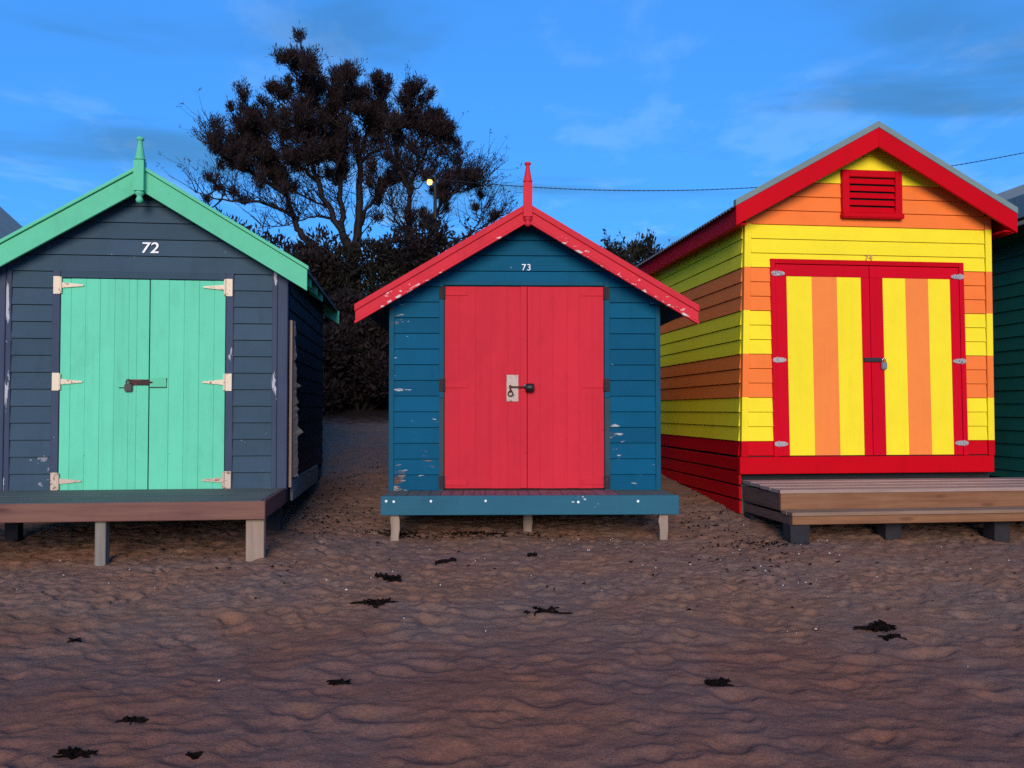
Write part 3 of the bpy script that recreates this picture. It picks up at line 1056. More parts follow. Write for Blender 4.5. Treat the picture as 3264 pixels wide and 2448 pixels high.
    MB().tube([(xp + 0.10, -0.05, zl + 0.024), (xp + 0.125, -0.055, zl + 0.022)], 0.013, 8).build('shackle', 'chrome', L, smooth=True)
    # roof
    half = 1.446
    roof_slabs(root, half - 0.02, rz - 0.012, slope, -ov + 0.034, depth + 0.1, 0.035, 'roofdark', rx)
    for s in (-1, 1):
        b = barge(root, s, half, rz, slope, -0.058, 0.082, -ov, -ov + 0.030, 'red73_c', rx)
        barge(b, s, half + 0.006, rz, slope, 0.0, 0.0575, -ov - 0.014, -ov + 0.032, 'red73_b', rx, name='capping')
        barge(b, s, half - 0.0, rz, slope, -0.1405, 0.024, -ov - 0.008, -ov + 0.028, 'red73_l', rx, name='lip', end_cut=0.01)
        # soffit lining boards under the overhang
        poly = [(rx + s * (hw + 0.02), rz - slope * (hw + 0.02) - 0.052), (rx + s * (half - 0.03), rz - slope * (half - 0.03) - 0.052),
                (rx + s * (half - 0.03), rz - slope * (half - 0.03) - 0.048), (rx + s * (hw + 0.02), rz - slope * (hw + 0.02) - 0.048)]
        if s < 0:
            poly = poly[::-1]
        MB().prism(poly, -ov + 0.04, depth).build('soffit', 'teal_v', root)
    finial(root, rx, -ov - 0.018, rz - 0.205, rz - 0.125, rz + 0.165, rz + 0.345, 0.074, 'red73_b')
    text_mesh('house_number', '73', 0.079, 'white', root, (0.010, -0.019, 1.205 + B), bold=0.0, squash=1.0, spacing=1.12)
    return root


hut73()


def deck73():
    root = empty('wooden_deck', (0.114, 7.65, 0.05), R(1.6))
    tag(root, 'mauve boarded deck with teal edge beam before the coral red doors', 'deck', 'decks in front of the huts')
    zt = -0.690 + Z0 - 0.05
    y0, y1 = -0.56, -0.030
    x0, x1 = -1.175, 1.210
    n = 26
    w = (x1 - x0 - 0.02) / n
    for i in range(n):
        a = x0 + 0.01 + i * w
        mt = 'deckred' if 4 < i < 21 else 'deckgreen'
        MB().box(a + 0.0015, a + w - 0.0015, y0 + 0.036 + rng.uniform(0, 0.003), y1, zt - 0.022, zt + rng.uniform(-0.003, 0.001)).build('deck_board', mt, root, bevel=0.003)
    mb = MB().box(x0, x1, y0, y0 + 0.034, zt - 0.150, zt + 0.004)
    mb.build('edge_beam', 'deckteal', root, bevel=0.004)
    for x in (-1.13, -1.07, -0.775, -0.34, 0.40, 0.88):
        z = zt - 0.040 + rng.uniform(-0.012, 0.004)
        MB().tube([(x, y0 - 0.003, z), (x, y0 + 0.002, z)], 0.010, 10).build('bolt_head', 'white', root)
    MB().box(x0 + 0.02, x0 + 0.06, y0 + 0.036, y1, zt - 0.14, zt - 0.024).build('side_beam', 'deckteal', root)
    MB().box(x1 - 0.06, x1 - 0.02, y0 + 0.036, y1, zt - 0.14, zt - 0.024).build('side_beam', 'deckteal', root)
    for x, yp, wd, mt in ((-1.065, y0 + 0.04, 0.070, 'post'), (1.095, y0 + 0.04, 0.072, 'post'), (0.02, y0 + 0.42, 0.075, 'post')):
        p = root.location + Matrix.Rotation(R(1.6), 3, 'Z') @ Vector((x, yp, 0))
        g = ground_z(p.x, p.y) - root.location.z
        top = zt - 0.151 if abs(x) > 1 else zt - 0.025
        # gnawed post: the outline wanders up its length
        vs, fs = [], []
        zs = np.linspace(g - 0.15, zt - 0.024, 9)
        for i, z in enumerate(zs):
            e = [rng.uniform(-0.007, 0.005) for _ in range(4)]
            vs += [(x - wd / 2 + e[0], yp - e[1] * 0.4, z), (x + wd / 2 + e[2], yp - e[3] * 0.4, z), (x + wd / 2 + e[2], yp + 0.075, z), (x - wd / 2 + e[0], yp + 0.075, z)]
        for i in range(8):
            for k in range(4):
                k2 = (k + 1) % 4
                fs.append((4 * i + k, 4 * i + k2, 4 * i + 4 + k2, 4 * i + 4 + k))
        fs += [(3, 2, 1, 0), (32, 33, 34, 35)]
        mb = MB().add(vs, fs)
        mb.build('post', mt, root, bevel=0.003)
    return root


deck73()


# ================================================================== hut 74 (yellow, orange and red)
BAND = lambda k: ['yel', 'ora'][((k // 3) % 2)]
ZROW74 = 1.705      # boundary between the gable's orange and the yellow below


def band74(k):
    """k counts board rows up from the yellow/red boundary"""
    if k < 0:
        return 'red74'
    return ('yel', 'ora')[(k // 3) % 2]


def hut74():
    root = empty('beach_hut', (3.31, 8.22, 0.0), R(7.0))
    tag(root, 'yellow and orange striped hut with red trim and gable vent, numbered 74', 'hut', 'bathing huts along the beach')
    B = Z0
    depth = 3.05
    hw = 1.24
    slope, rz = 0.557, 2.585 + B
    rx = 0.02
    ov = 0.20
    pitch = 0.1327
    zred = -0.286 + B
    z0 = -0.585 + B
    beam = -0.430 + B
    # the left corner leans in a little towards the top
    xl = lambda z: -hw + 0.055 * (z - z0) / 2.3
    xr = lambda z: hw
    ridge = rz - 0.05
    door = (-0.952, 0.950, 1.385 + B)
    rows = (zred, pitch)
    gable_front(root, hw, z0 + 0.155, ridge, slope, (door[0] + 0.030, door[1] - 0.020, door[2] - 0.020), rows, band74, edge=0.062, xl=xl, xr=xr, core_mat='gap', rx=rx, lip=0.015)
    # corner stops, painted in the same bands
    for s in (-1, 1):
        zt = ridge - slope * (hw + 0.02)
        marks = [z0 + 0.157] + [zred + 3 * pitch * i for i in range(0, 7) if zred + 3 * pitch * i < zt - 0.02] + [zt]
        for i in range(len(marks) - 1):
            a, b = marks[i], marks[i + 1]
            mt = 'red74' if i == 0 else band74((i - 1) * 3)
            if s < 0:
                pl = [(xl(a) - 0.004, a), (xl(a) + 0.058, a), (xl(b) + 0.058, b), (xl(b) - 0.004, b)]
            else:
                pl = [(hw - 0.058, a), (hw + 0.004, a), (hw + 0.004, b), (hw - 0.058, b)]
            MB().prism(pl, -0.021, 0.03).build('corner_stop', mt, root, bevel=0.0008)
    side_wall(root, 'left', xl, z0 + 0.155, ridge - slope * (hw + 0.02), depth, rows, band74, y0=0.032, lip=0.015)
    side_wall(root, 'right', hw, z0 + 0.155, ridge - slope * (hw + 0.02), depth, rows, band74, y0=0.032, lip=0.015)
    back_wall(root, hw, z0, ridge, slope, depth, 'yel')
    # base beam and skirt slats on the visible side
    MB().box(-hw - 0.020, hw - 0.012, -0.034, 0.05, z0, beam).build('base_beam', 'red74', root, bevel=0.004)
    zs = z0 + 0.150
    for i in range(4):
        a = zs - 0.125 * (i + 1) + 0.006 - 0.004 * i
        MB().box(-hw - 0.016, -hw + 0.006, 0.052 if i == 0 else 0.0, depth, a, a + 0.112).build('skirt_slat', 'red74', root, bevel=0.003)
    MB().box(-hw + 0.008, -hw + 0.03, 0.06, depth, 0.02, zs).build('skirt_backing', 'gap', root)
    MB().box(-hw + 0.03, hw, 0.06, depth - 0.01, z0 - 0.10, z0 - 0.004).build('floor_frame', 'gap', root)
    for y in (0.10, 1.4, depth - 0.15):
        for x in (-hw + 0.08, 0.0, hw - 0.1):
            MB().box(x - 0.05, x + 0.05, y - 0.035, y + 0.05, -0.25, z0 - 0.1).build('stump', 'post_grey', root)
    # door frame
    zt = door[2]
    j = 0.046
    lean = 0.022
    MB().prism([(door[0] + lean, beam + 0.002), (door[0] + j + lean, beam + 0.002), (door[0] + j, zt - 0.046), (door[0] + j, zt), (door[0], zt)], -0.030, 0.02).build('door_jamb', 'red74_v', root, bevel=0.002)
    MB().prism([(door[1] - j + lean, beam + 0.002), (door[1] + lean, beam + 0.002), (door[1], zt), (door[1] - j, zt), (door[1] - j, zt - 0.046)], -0.030, 0.02).build('door_jamb', 'red74_v', root, bevel=0.002)
    MB().box(door[0] + j + 0.001, door[1] - j - 0.001, -0.0295, 0.02, zt - 0.044, zt).build('door_head', 'red74', root, bevel=0.002)
    MB().box(door[0] + 0.02, door[1] + 0.02, 0.0, 0.02, beam, zt - 0.02).build('door_lining', 'gap', root)
    d1, d2 = beam + 0.008, zt - 0.050

    def leaf(xa, xb, stile_l, stile_r, yf):
        """framed leaf: top rail and stiles, three upright panels"""
        def X(x, z):
            return x + lean * (zt - z) / (zt - beam)
        dr = MB().prism([(X(xa, d1), d1), (X(xb, d1), d1), (X(xb, d2), d2), (X(xa, d2), d2)], yf + 0.014, yf + 0.024).build('door', 'red74_v', root)
        rail = d2 - 0.108
        MB().prism([(X(xa + 0.001, rail), rail), (X(xb - 0.001, rail), rail), (X(xb - 0.001, d2), d2), (X(xa + 0.001, d2), d2)], yf, yf + 0.0135).build('top_rail', 'red74_v', dr, bevel=0.0015)
        for a, b in ((xa, xa + stile_l), (xb - stile_r, xb)):
            MB().prism([(X(a, d1), d1), (X(b, d1), d1), (X(b, rail - 0.001), rail - 0.001), (X(a, rail - 0.001), rail - 0.001)], yf, yf + 0.0135).build('stile', 'red74_v', dr, bevel=0.0015)
        pa, pb = xa + stile_l + 0.001, xb - stile_r - 0.001
        w = (pb - pa)
        cuts = [pa, pa + w * 0.335, pa + w * 0.675, pb]
        for i in range(3):
            a, b = cuts[i], cuts[i + 1]
            MB().prism([(X(a, d1 + 0.003), d1 + 0.003), (X(b, d1 + 0.003), d1 + 0.003), (X(b, rail - 0.001), rail - 0.001), (X(a, rail - 0.001), rail - 0.001)],
                       yf + 0.004, yf + 0.0138).build('panel', ('yel_v', 'ora_v', 'yel_v')[i], dr, bevel=0.0004)
        return dr
    mid = 0.008
    Lf = leaf(door[0] + j + 0.003, mid - 0.0025, 0.104, 0.080, -0.022)
    Rf = leaf(mid + 0.0025, door[1] - j - 0.003, 0.128, 0.088, -0.022)
    for z in (d2 - 0.085, 0.455 + B, d1 + 0.11):
        for lf, x, s in ((Lf, door[0] + j, 1), (Rf, door[1] - j, -1)):
            xx = x + lean * (zt - z) / (zt - beam)
            mb = MB()
            a = [(xx + s * 0.004, z - 0.022), (xx + s * 0.050, z - 0.021), (xx + s * 0.082, z - 0.010), (xx + s * 0.086, z), (xx + s * 0.082, z + 0.010), (xx + s * 0.050, z + 0.021), (xx + s * 0.004, z + 0.022)]
            mb.prism(a if s > 0 else a[::-1], -0.033, -0.0225)
            a = [(xx - s * 0.006, z - 0.022), (xx - s * 0.030, z - 0.019), (xx - s * 0.043, z - 0.012), (xx - s * 0.043, z + 0.012), (xx - s * 0.030, z + 0.019), (xx - s * 0.006, z + 0.022)]
            mb.prism(a[::-1] if s > 0 else a, -0.036, -0.0305)
            mb.tube([(xx - s * 0.001, -0.034, z - 0.028), (xx - s * 0.001, -0.034, z + 0.028)], 0.007, 8)
            for u in (0.03, 0.062, -0.028):
                mb.tube([(xx + s * u, -0.0375, z), (xx + s * u, -0.033, z)], 0.004, 6)
            mb.build('hinge', 'hinge_steel', lf)
    zl = 0.462 + B
    MB().box(mid - 0.062, mid + 0.108, -0.038, -0.0225, zl - 0.020, zl + 0.020).build('hasp', 'black', Lf, bevel=0.003)
    padlock('padlock', Rf, mid + 0.128, -0.028, zl - 0.022, 0.056, 0.066, 'lockgrey')
    # gable vent
    vx0, vx1, vz0, vz1 = -0.258, 0.330, 1.775 + B, 2.225 + B
    vent = MB().box(vx0 + 0.03, vx1 - 0.03, -0.018, -0.014, vz0 + 0.03, vz1 - 0.03).build('gable_vent', 'gap', root)
    fr = 0.068
    MB().box(vx0, vx0 + fr, -0.055, -0.010, vz0 + 0.05, vz1).build('vent_frame', 'red74', vent, bevel=0.003)
    MB().box(vx1 - fr, vx1, -0.055, -0.010, vz0 + 0.05, vz1).build('vent_frame', 'red74', vent, bevel=0.003)
    MB().box(vx0 + fr + 0.001, vx1 - fr - 0.001, -0.053, -0.010, vz1 - 0.062, vz1).build('vent_frame', 'red74', vent, bevel=0.003)
    MB().box(vx0 - 0.008, vx1 + 0.010, -0.075, -0.010, vz0, vz0 + 0.049).build('vent_sill', 'red74', vent, bevel=0.008, seg=2)
    za, zb2 = vz0 + 0.052, vz1 - 0.064
    n = 5
    for i in range(n):
        c = za + (zb2 - za) * (i + 0.5) / n
        poly = [(-0.050, c - 0.030), (-0.044, c - 0.030), (-0.016, c + 0.024), (-0.022, c + 0.024)]
        mb = MB()
        xa, xb = vx0 + fr + 0.001, vx1 - fr - 0.001
        mb.gen([(xa, y, z) for y, z in poly], [(xb, y, z) for y, z in poly])
        mb.build('slat', 'red74', vent)
    # roof: corrugated sheet, fascia, barge boards with grey flashing
    half = 1.362
    corrugated(root, half + 0.03, rz - 0.002, slope, -ov + 0.03, depth + 0.14, 'iron', rx)
    for s in (-1, 1):
        b = barge(root, s, half, rz, slope, -0.004, 0.178, -ov, -ov + 0.028, 'red74', rx)
        barge(b, s, half + 0.004, rz, slope, 0.056, 0.0595, -ov - 0.006, -ov + 0.055, 'cap', rx, name='flashing')
        xf = rx + s * (half - 0.012)
        zf = rz - slope * half
        MB().box(min(xf, xf - s * 0.024), max(xf, xf - s * 0.024), -ov + 0.029, depth + 0.12, zf - 0.180, zf - 0.012).build('fascia', 'red74', root, bevel=0.002)
        poly = [(rx + s * (hw + 0.006), zf - 0.165), (xf - s * 0.026, zf - 0.165), (xf - s * 0.026, zf - 0.155), (rx + s * (hw + 0.006), zf - 0.155)]
        if s < 0:
            poly = poly[::-1]
        MB().prism(poly, -ov + 0.03, depth + 0.1).build('soffit', 'red74', root)
        # rafters that close the space between the barge board and the gable
        barge(root, s, half - 0.04, rz, slope, -0.03, 0.02, -ov + 0.03, 0.02, 'gap', rx, name='roof_lining')
    text_mesh('house_number', '74', 0.075, 'tan', root, (0.010, -0.0185, zt + 0.006), bold=0.0012)
    return root


hut74()


def deck74():
    root = empty('wooden_deck', (3.31, 8.22, 0.0), R(7.0))
    tag(root, 'pale new pine deck with a lower step before the striped doors', 'deck', 'decks in front of the huts')
    B = Z0
    zt = -0.655 + B
    x0, x1 = -1.235, 2.2
    y0, y1 = -0.845, -0.045
    nb = 4
    w = (y1 - y0) / nb
    for i in range(nb):
        a = y0 + i * w
        zz = zt + 0.006 * i
        MB().box(x0 + rng.uniform(-0.006, 0.006), x1, a + 0.001, a + w - 0.001, zz - 0.030, zz).build('deck_board', 'deckpale', root, bevel=0.0025)
    MB().box(x0 + 0.004, x1, y0 + 0.006, y0 + 0.042, zt - 0.170, zt - 0.0315).build('edge_beam', 'pine', root, bevel=0.003)
    MB().box(x0 + 0.006, x0 + 0.044, y0 + 0.043, y1, zt - 0.170, zt - 0.0315).build('side_beam', 'pine_y', root, bevel=0.003)
    # lower step
    ys = y0 - 0.205
    zs = zt - 0.160
    for i in range(2):
        a = ys + i * 0.104
        MB().box(x0 + 0.004 + rng.uniform(-0.004, 0.004), x1, a, a + 0.101, zs - 0.030, zs).build('step_board', 'pinestep', root, bevel=0.003)
    MB().box(x0 + 0.012, x1, ys + 0.012, ys + 0.046, zs - 0.098, zs - 0.0315).build('step_beam', 'pine', root, bevel=0.003)
    MB().box(x0 + 0.012, x0 + 0.048, ys + 0.047, y1, zs - 0.105, zs - 0.0315).build('side_beam', 'pine_y', root, bevel=0.003)
    MB().box(x0 + 0.1, x1, y0 + 0.06, y1, zt - 0.16, zt - 0.034).build('joist', 'gap', root)
    for x, y, wd in ((x0 + 0.06, ys + 0.03, 0.16), (x0 + 0.93, ys + 0.16, 0.14), (x0 + 1.88, ys + 0.14, 0.14), (x0 + 0.06, y1 - 0.12, 0.10)):
        p = root.location + Matrix.Rotation(R(7), 3, 'Z') @ Vector((x, y, 0))
        g = ground_z(p.x, p.y)
        MB().box(x - wd * 0.35, x + wd * 0.65, y, y + 0.15, g - 0.15, zs - 0.10 if y < -0.3 else zs - 0.106).build('block', 'block', root, bevel=0.004)
    return root


deck74()


# ================================================================== neighbours at the picture's edges
def hut71():
    root = empty('beach_hut', (-6.05, 7.75, 0.0), R(6.5))
    tag(root, 'grey hut behind the mint gable, only its roof slope showing at the left edge', 'hut', 'bathing huts along the beach')
    B = Z0
    hw, depth = 1.15, 2.9
    slope, rz = 0.93, 2.62 + B
    gable_front(root, hw, -0.6 + B, rz - 0.05, slope, (-0.6, 0.6, 1.05 + B), (0.0, 0.135), 'greyroof', edge=0.05)
    for sd in ('left', 'right'):
        side_wall(root, sd, hw if sd == 'right' else -hw, -0.6 + B, rz - 0.05 - slope * hw, depth, (0.0, 0.135), 'greyroof', y0=0.06)
    back_wall(root, hw, -0.6 + B, rz - 0.05, slope, depth, 'greyroof')
    planked_door(root, -0.58, 0.58, -0.58 + B, 1.04 + B, [1] * 8, 'greyroof')
    roof_slabs(root, 1.40, rz - 0.01, slope, -0.10, depth + 0.1, 0.03, 'roofgrey')
    for s in (-1, 1):
        b = barge(root, s, 1.42, rz, slope, 0.0, 0.42, -0.15, -0.12, 'greyroof')
        barge(b, s, 1.43, rz, slope, 0.012, 0.03, -0.165, -0.10, 'iron', name='capping')
    for x in (-1.0, 1.0):
        for y in (0.1, depth - 0.1):
            MB().box(x - 0.05, x + 0.05, y - 0.05, y + 0.05, -0.3, -0.6 + B).build('stump', 'post_grey', root)
    return root


hut71()


def hut75():
    root = empty('beach_hut', (6.40, 8.60, 0.0), R(7.0))
    tag(root, 'dark green weatherboard hut cut off by the right edge, beside the striped hut', 'hut', 'bathing huts along the beach')
    B = Z0
    hw, depth = 1.20, 3.0
    slope, rz = 0.60, 2.70 + B
    z0 = -0.70 + B
    zt = 1.84 + B
    rows = (0.02, 0.1365)
    gable_front(root, hw, z0, rz - 0.12, slope, (-0.6, 0.6, 1.1 + B), rows, 'green', edge=0.05)
    for sd in ('left', 'right'):
        s = 1 if sd == 'right' else -1
        side_wall(root, sd, s * hw, z0, zt - 0.10, depth, rows, 'green', y0=0.05)
        MB().box(min(s * hw, s * (hw + 0.022)), max(s * hw, s * (hw + 0.022)), 0.0, depth, zt - 0.105, zt + 0.06).build('frieze_board', 'green_f', root, bevel=0.003)
        xo = s * (hw + 0.30)
        MB().box(min(xo, xo - s * 0.025), max(xo, xo - s * 0.025), -0.2, depth + 0.15, zt + 0.01, zt + 0.23).build('fascia', 'greyroof', root, bevel=0.003)
        MB().box(min(s * (hw + 0.005), xo - s * 0.026), max(s * (hw + 0.005), xo - s * 0.026), -0.18, depth + 0.14, zt + 0.065, zt + 0.075).build('soffit', 'gap', root)
        barge(root, s, hw + 0.31, rz, slope, 0.0, 0.18, -0.24, -0.205, 'greyroof')
    back_wall(root, hw, z0, rz - 0.12, slope, depth, 'green')
    planked_door(root, -0.58, 0.58, z0 + 0.02, 1.08 + B, [1] * 8, 'green_f')
    roof_slabs(root, hw + 0.30, rz + 0.01, slope, -0.2, depth + 0.15, 0.03, 'roofgrey')
    for x in (-1.05, 1.05):
        for y in (0.1, depth - 0.1):
            MB().box(x - 0.05, x + 0.05, y - 0.05, y + 0.05, -0.3, z0).build('stump', 'post_grey', root)
    return root


hut75()


# ================================================================== plants
def leaf_mesh(pts, dirs, ln, wd, nrng):
    """narrow four-cornered leaves at pts growing along dirs"""
    n = len(pts)
    d = dirs / np.maximum(np.linalg.norm(dirs, axis=1, keepdims=True), 1e-6)
    r = nrng.normal(size=(n, 3))
    a = np.cross(d, r)
    a /= np.maximum(np.linalg.norm(a, axis=1, keepdims=True), 1e-6)
    l = (ln * (0.6 + 0.8 * nrng.rand(n)))[:, None]
    w = (wd * (0.6 + 0.8 * nrng.rand(n)))[:, None]
    v = np.stack([pts, pts + d * l * 0.5 + a * w, pts + d * l, pts + d * l * 0.5 - a * w], 1).reshape(-1, 3)
    f = np.arange(4 * n).reshape(n, 4)
    return v, f


def np_object(name, v, f, mat, parent):
    me = bpy.data.meshes.new(name)
    me.vertices.add(len(v))
    me.vertices.foreach_set('co', v.astype(np.float32).ravel())
    me.loops.add(f.size)
    me.loops.foreach_set('vertex_index', f.ravel().astype(np.int32))
    me.polygons.add(len(f))
    me.polygons.foreach_set('loop_start', np.arange(0, f.size, 4))
    me.polygons.foreach_set('loop_total', np.full(len(f), 4))
    me.update()
    me.materials.append(mat)
    o = bpy.data.objects.new(name, me)
    COL.objects.link(o)
    if parent:
        o.parent = parent
    return o


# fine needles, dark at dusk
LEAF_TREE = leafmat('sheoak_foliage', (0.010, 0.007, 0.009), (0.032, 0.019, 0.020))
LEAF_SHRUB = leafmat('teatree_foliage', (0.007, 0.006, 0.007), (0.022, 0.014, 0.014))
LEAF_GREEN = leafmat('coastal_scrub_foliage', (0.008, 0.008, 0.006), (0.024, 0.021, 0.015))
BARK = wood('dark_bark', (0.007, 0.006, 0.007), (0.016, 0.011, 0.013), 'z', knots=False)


def spline(pts, k=6):
    """smooth polyline through pts"""
    P = [Vector(p) for p in pts]
    out = []
    for i in range(len(P) - 1):
        p0, p1, p2, p3 = P[max(i - 1, 0)], P[i], P[i + 1], P[min(i + 2, len(P) - 1)]
        for j in range(k):
            t = j / k
            out.append(0.5 * ((2 * p1) + (p2 - p0) * t + (2 * p0 - 5 * p1 + 4 * p2 - p3) * t * t + (3 * p1 - p0 - 3 * p2 + p3) * t ** 3))
    out.append(P[-1])
    return out


KT = 0.003525      # metres per drawing unit of the tree's outline study


def tree(name, label, loc, stems, clumps, origin, seed, twigs, depth_r):
    """stems and clumps in outline units: x to the right, y downwards from the study's origin"""
    r = random.Random(seed)
    nr = np.random.RandomState(seed)
    root = empty(name, loc)
    tag(root, label, 'tree')
    trunk = MB()
    skel = []
    for pts, r0, r1, yd in stems:
        P = []
        n = len(pts)
        for i, (a, b) in enumerate(pts):
            P.append(((a - origin[0]) * KT, yd * (i / (n - 1)) + r.uniform(-0.08, 0.08), (origin[1] - b) * KT))
        S = spline(P, 5)
        # small wobble so that limbs are not drawn with a ruler
        for i in range(1, len(S) - 1):
            S[i] = S[i] + Vector((r.uniform(-1, 1), r.uniform(-1, 1), r.uniform(-0.5, 0.5))) * 0.035
        m = len(S)
        trunk.tube(S, [r0 + (r1 - r0) * (i / (m - 1)) ** 0.8 for i in range(m)], 7)
        skel += [(S[i], r0 + (r1 - r0) * (i / (m - 1))) for i in range(2, m)]
    leaves_p, leaves_d = [], []
    fine = MB()
    extra = []
    for a, b, rad in clumps:
        if rad > 50:
            for _ in range(2):
                extra.append((a + r.gauss(0, 0.5) * rad, b + r.gauss(0.2, 0.5) * rad, r.uniform(0.45, 0.70) * rad))
    for a, b, rad in clumps + extra:
        R_ = rad * KT
        c = Vector(((a - origin[0]) * KT, 0, (origin[1] - b) * KT))
        near = sorted(skel, key=lambda q: (Vector((q[0].x - c.x, 0, q[0].z - c.z)).length + (0.8 if q[0].z > c.z - 0.1 else 0)))[:5]
        q = r.choice(near[:3])[0]
        c.y = q.y + r.uniform(-depth_r, depth_r) * 0.55
        mid = (q + c) * 0.5 + Vector((r.uniform(-0.12, 0.12), 0, r.uniform(-0.22, -0.02)))
        S = spline([q, mid, c], 4)
        fine.tube(S, [0.022 + (0.009 - 0.022) * i / (len(S) - 1) for i in range(len(S))], 5)
        # each clump is a broom: sprays fan up and out of its foot, fine needles along them
        ns = max(10, int(31 * (rad / 70.0) ** 1.5))
        ax = r.uniform(0.75, 1.35)
        foot = c - Vector((0, 0, R_ * 0.75)) + (q - c).normalized() * R_ * 0.25
        for _ in range(ns):
            d = Vector((r.gauss(0, 1), r.gauss(0, 1), r.gauss(0.2, 1)))
            d.normalize()
            rr = R_ * (r.random() ** 0.45 * 1.0 + (0.35 * r.random() if r.random() < 0.22 else 0.0))
            tip = c + Vector((d.x * rr * ax, d.y * rr, d.z * rr * (2.05 - ax)))
            mid = (foot + tip) * 0.5 + Vector(((tip.x - foot.x) * 0.18, (tip.y - foot.y) * 0.18, -0.02))
            fine.tube([foot, mid, tip], [0.0065, 0.0045, 0.002], 3)
            k = 26
            t = nr.rand(k, 1) ** 0.7
            A, B_, C_ = np.array(foot)[None], np.array(mid)[None], np.array(tip)[None]
            base = A * (1 - t) ** 2 + 2 * B_ * t * (1 - t) + C_ * t * t
            base += nr.normal(size=(k, 3)) * 0.040
            dv = np.array((tip - foot).normalized())[None]
            leaves_p.append(base)
            leaves_d.append(dv * 0.7 + nr.normal(size=(k, 3)) * 0.55 + np.array([[0, 0, 0.55]]))
    # loose feathery sprays along the upper limbs join the clumps into one crown
    zmid = sorted(q[0].z for q in skel)[int(len(skel) * 0.50)]
    for q, rad in skel:
        if q.z < zmid:
            continue
        for _ in range(4):
            st = q + Vector((r.gauss(0, 0.10), r.gauss(0, 0.12), r.gauss(0, 0.08)))
            d = Vector((r.gauss(0, 0.55), r.gauss(0, 0.55), r.uniform(0.4, 1.2))).normalized()
            tip = st + d * r.uniform(0.25, 0.62)
            mid = (st + tip) * 0.5 + Vector((d.x * 0.08, d.y * 0.08, -0.03))
            fine.tube([st, mid, tip], [0.007, 0.005, 0.002], 3)
            k = 24
            t = nr.rand(k, 1) ** 0.7
            base = np.array(st)[None] * (1 - t) ** 2 + 2 * np.array(mid)[None] * t * (1 - t) + np.array(tip)[None] * t * t
            base += nr.normal(size=(k, 3)) * 0.035
            leaves_p.append(base)
            leaves_d.append(np.array(d)[None] * 0.8 + nr.normal(size=(k, 3)) * 0.5 + np.array([[0, 0, 0.3]]))
    # bare twigs
    zs_ = sorted(q[0].z for q in skel)
    lowskel = [q for q in skel if zs_[int(len(zs_) * 0.12)] < q[0].z < zs_[int(len(zs_) * 0.68)]]
    for _ in range(twigs):
        q, rad = r.choice(lowskel)
        L = r.uniform(0.35, 1.05)
        out = Vector((r.gauss(0, 0.55) + (0.45 if q.x > 0 else -0.45), r.gauss(0, 0.6), r.uniform(0.5, 1.4)))
        out.normalize()
        e = q + out * L
        mid = (q + e) * 0.5 + Vector((r.uniform(-0.1, 0.1), r.uniform(-0.1, 0.1), r.uniform(-0.14, 0.02)))
        S = spline([q, mid, e], 4)
        fine.tube(S, [0.011 - 0.008 * i / (len(S) - 1) for i in range(len(S))], 4)
        for _k in range(r.randint(1, 3)):
            b = S[r.randint(3, len(S) - 2)]
            e2 = b + Vector((out.x * 0.5 + r.gauss(0, 0.4), r.gauss(0, 0.4), abs(r.gauss(0.5, 0.4)))) * L * 0.45
            fine.tube([b, (b + e2) * 0.5 + Vector((0, 0, -0.03)), e2], [0.006, 0.004, 0.002], 3)
            k = 4
            leaves_p.append(np.array(e2)[None] + nr.normal(size=(k, 3)) * 0.02)
            leaves_d.append(nr.normal(size=(k, 3)) + np.array([[0, 0, 0.6]]))
    trunk.build('trunk', BARK, root, smooth=True)
    fine.build('branches', BARK, root)
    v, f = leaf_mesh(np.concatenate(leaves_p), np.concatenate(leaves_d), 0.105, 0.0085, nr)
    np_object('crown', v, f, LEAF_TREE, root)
    return root


TREE_STEMS = [
    ([(1150, 2150), (1150, 1800), (1152, 1560)], 0.20, 0.15, 0.0),
    ([(1152, 1600), (1120, 1400), (1080, 1300), (1000, 1150), (920, 960), (875, 780), (870, 600), (880, 440), (866, 345)], 0.11, 0.018, -0.5),
    ([(1140, 1500), (1085, 1330), (1065, 1150), (1040, 950), (1010, 780), (1020, 560), (1090, 330)], 0.10, 0.018, 0.6),
    ([(1152, 1580), (1180, 1300), (1190, 1050), (1190, 850), (1215, 650), (1290, 460), (1310, 320)], 0.13, 0.018, 0.2),
    ([(1185, 1270), (1240, 1170), (1310, 1080), (1390, 970), (1470, 910)], 0.06, 0.015, -0.6),
    ([(1195, 830), (1270, 750), (1340, 700), (1410, 660)], 0.05, 0.015, 0.5),
    ([(1060, 1560), (900, 1400), (800, 1300), (755, 1200), (700, 1060), (630, 920), (540, 800), (440, 660), (440, 520)], 0.11, 0.018, 0.4),
    ([(755, 1190), (650, 1130), (520, 1100), (400, 1105), (260, 1085), (150, 1055)], 0.05, 0.010, -0.4),
    ([(690, 1030), (560, 960), (430, 870), (320, 800), (290, 720)], 0.055, 0.012, -0.7),
    ([(450, 880), (340, 740), (230, 700), (150, 660)], 0.035, 0.010, 0.3),
    ([(560, 800), (540, 640), (530, 480)], 0.045, 0.012, 0.8),
    ([(920, 960), (820, 880), (740, 760), (700, 620)], 0.05, 0.014, -0.8),
    ([(870, 620), (760, 480), (670, 340)], 0.04, 0.012, 0.5),
    ([(1030, 880), (1100, 720), (1140, 520), (1140, 340)], 0.045, 0.014, -0.5),
    ([(980, 1120), (840, 1060), (700, 980), (590, 980)], 0.03, 0.010, 0.5),
    ([(1000, 1200), (880, 1180), (700, 1230), (520, 1250)], 0.03, 0.008, 0.3),
    ([(430, 1105), (330, 1010), (200, 950)], 0.022, 0.008, 0.2),
]
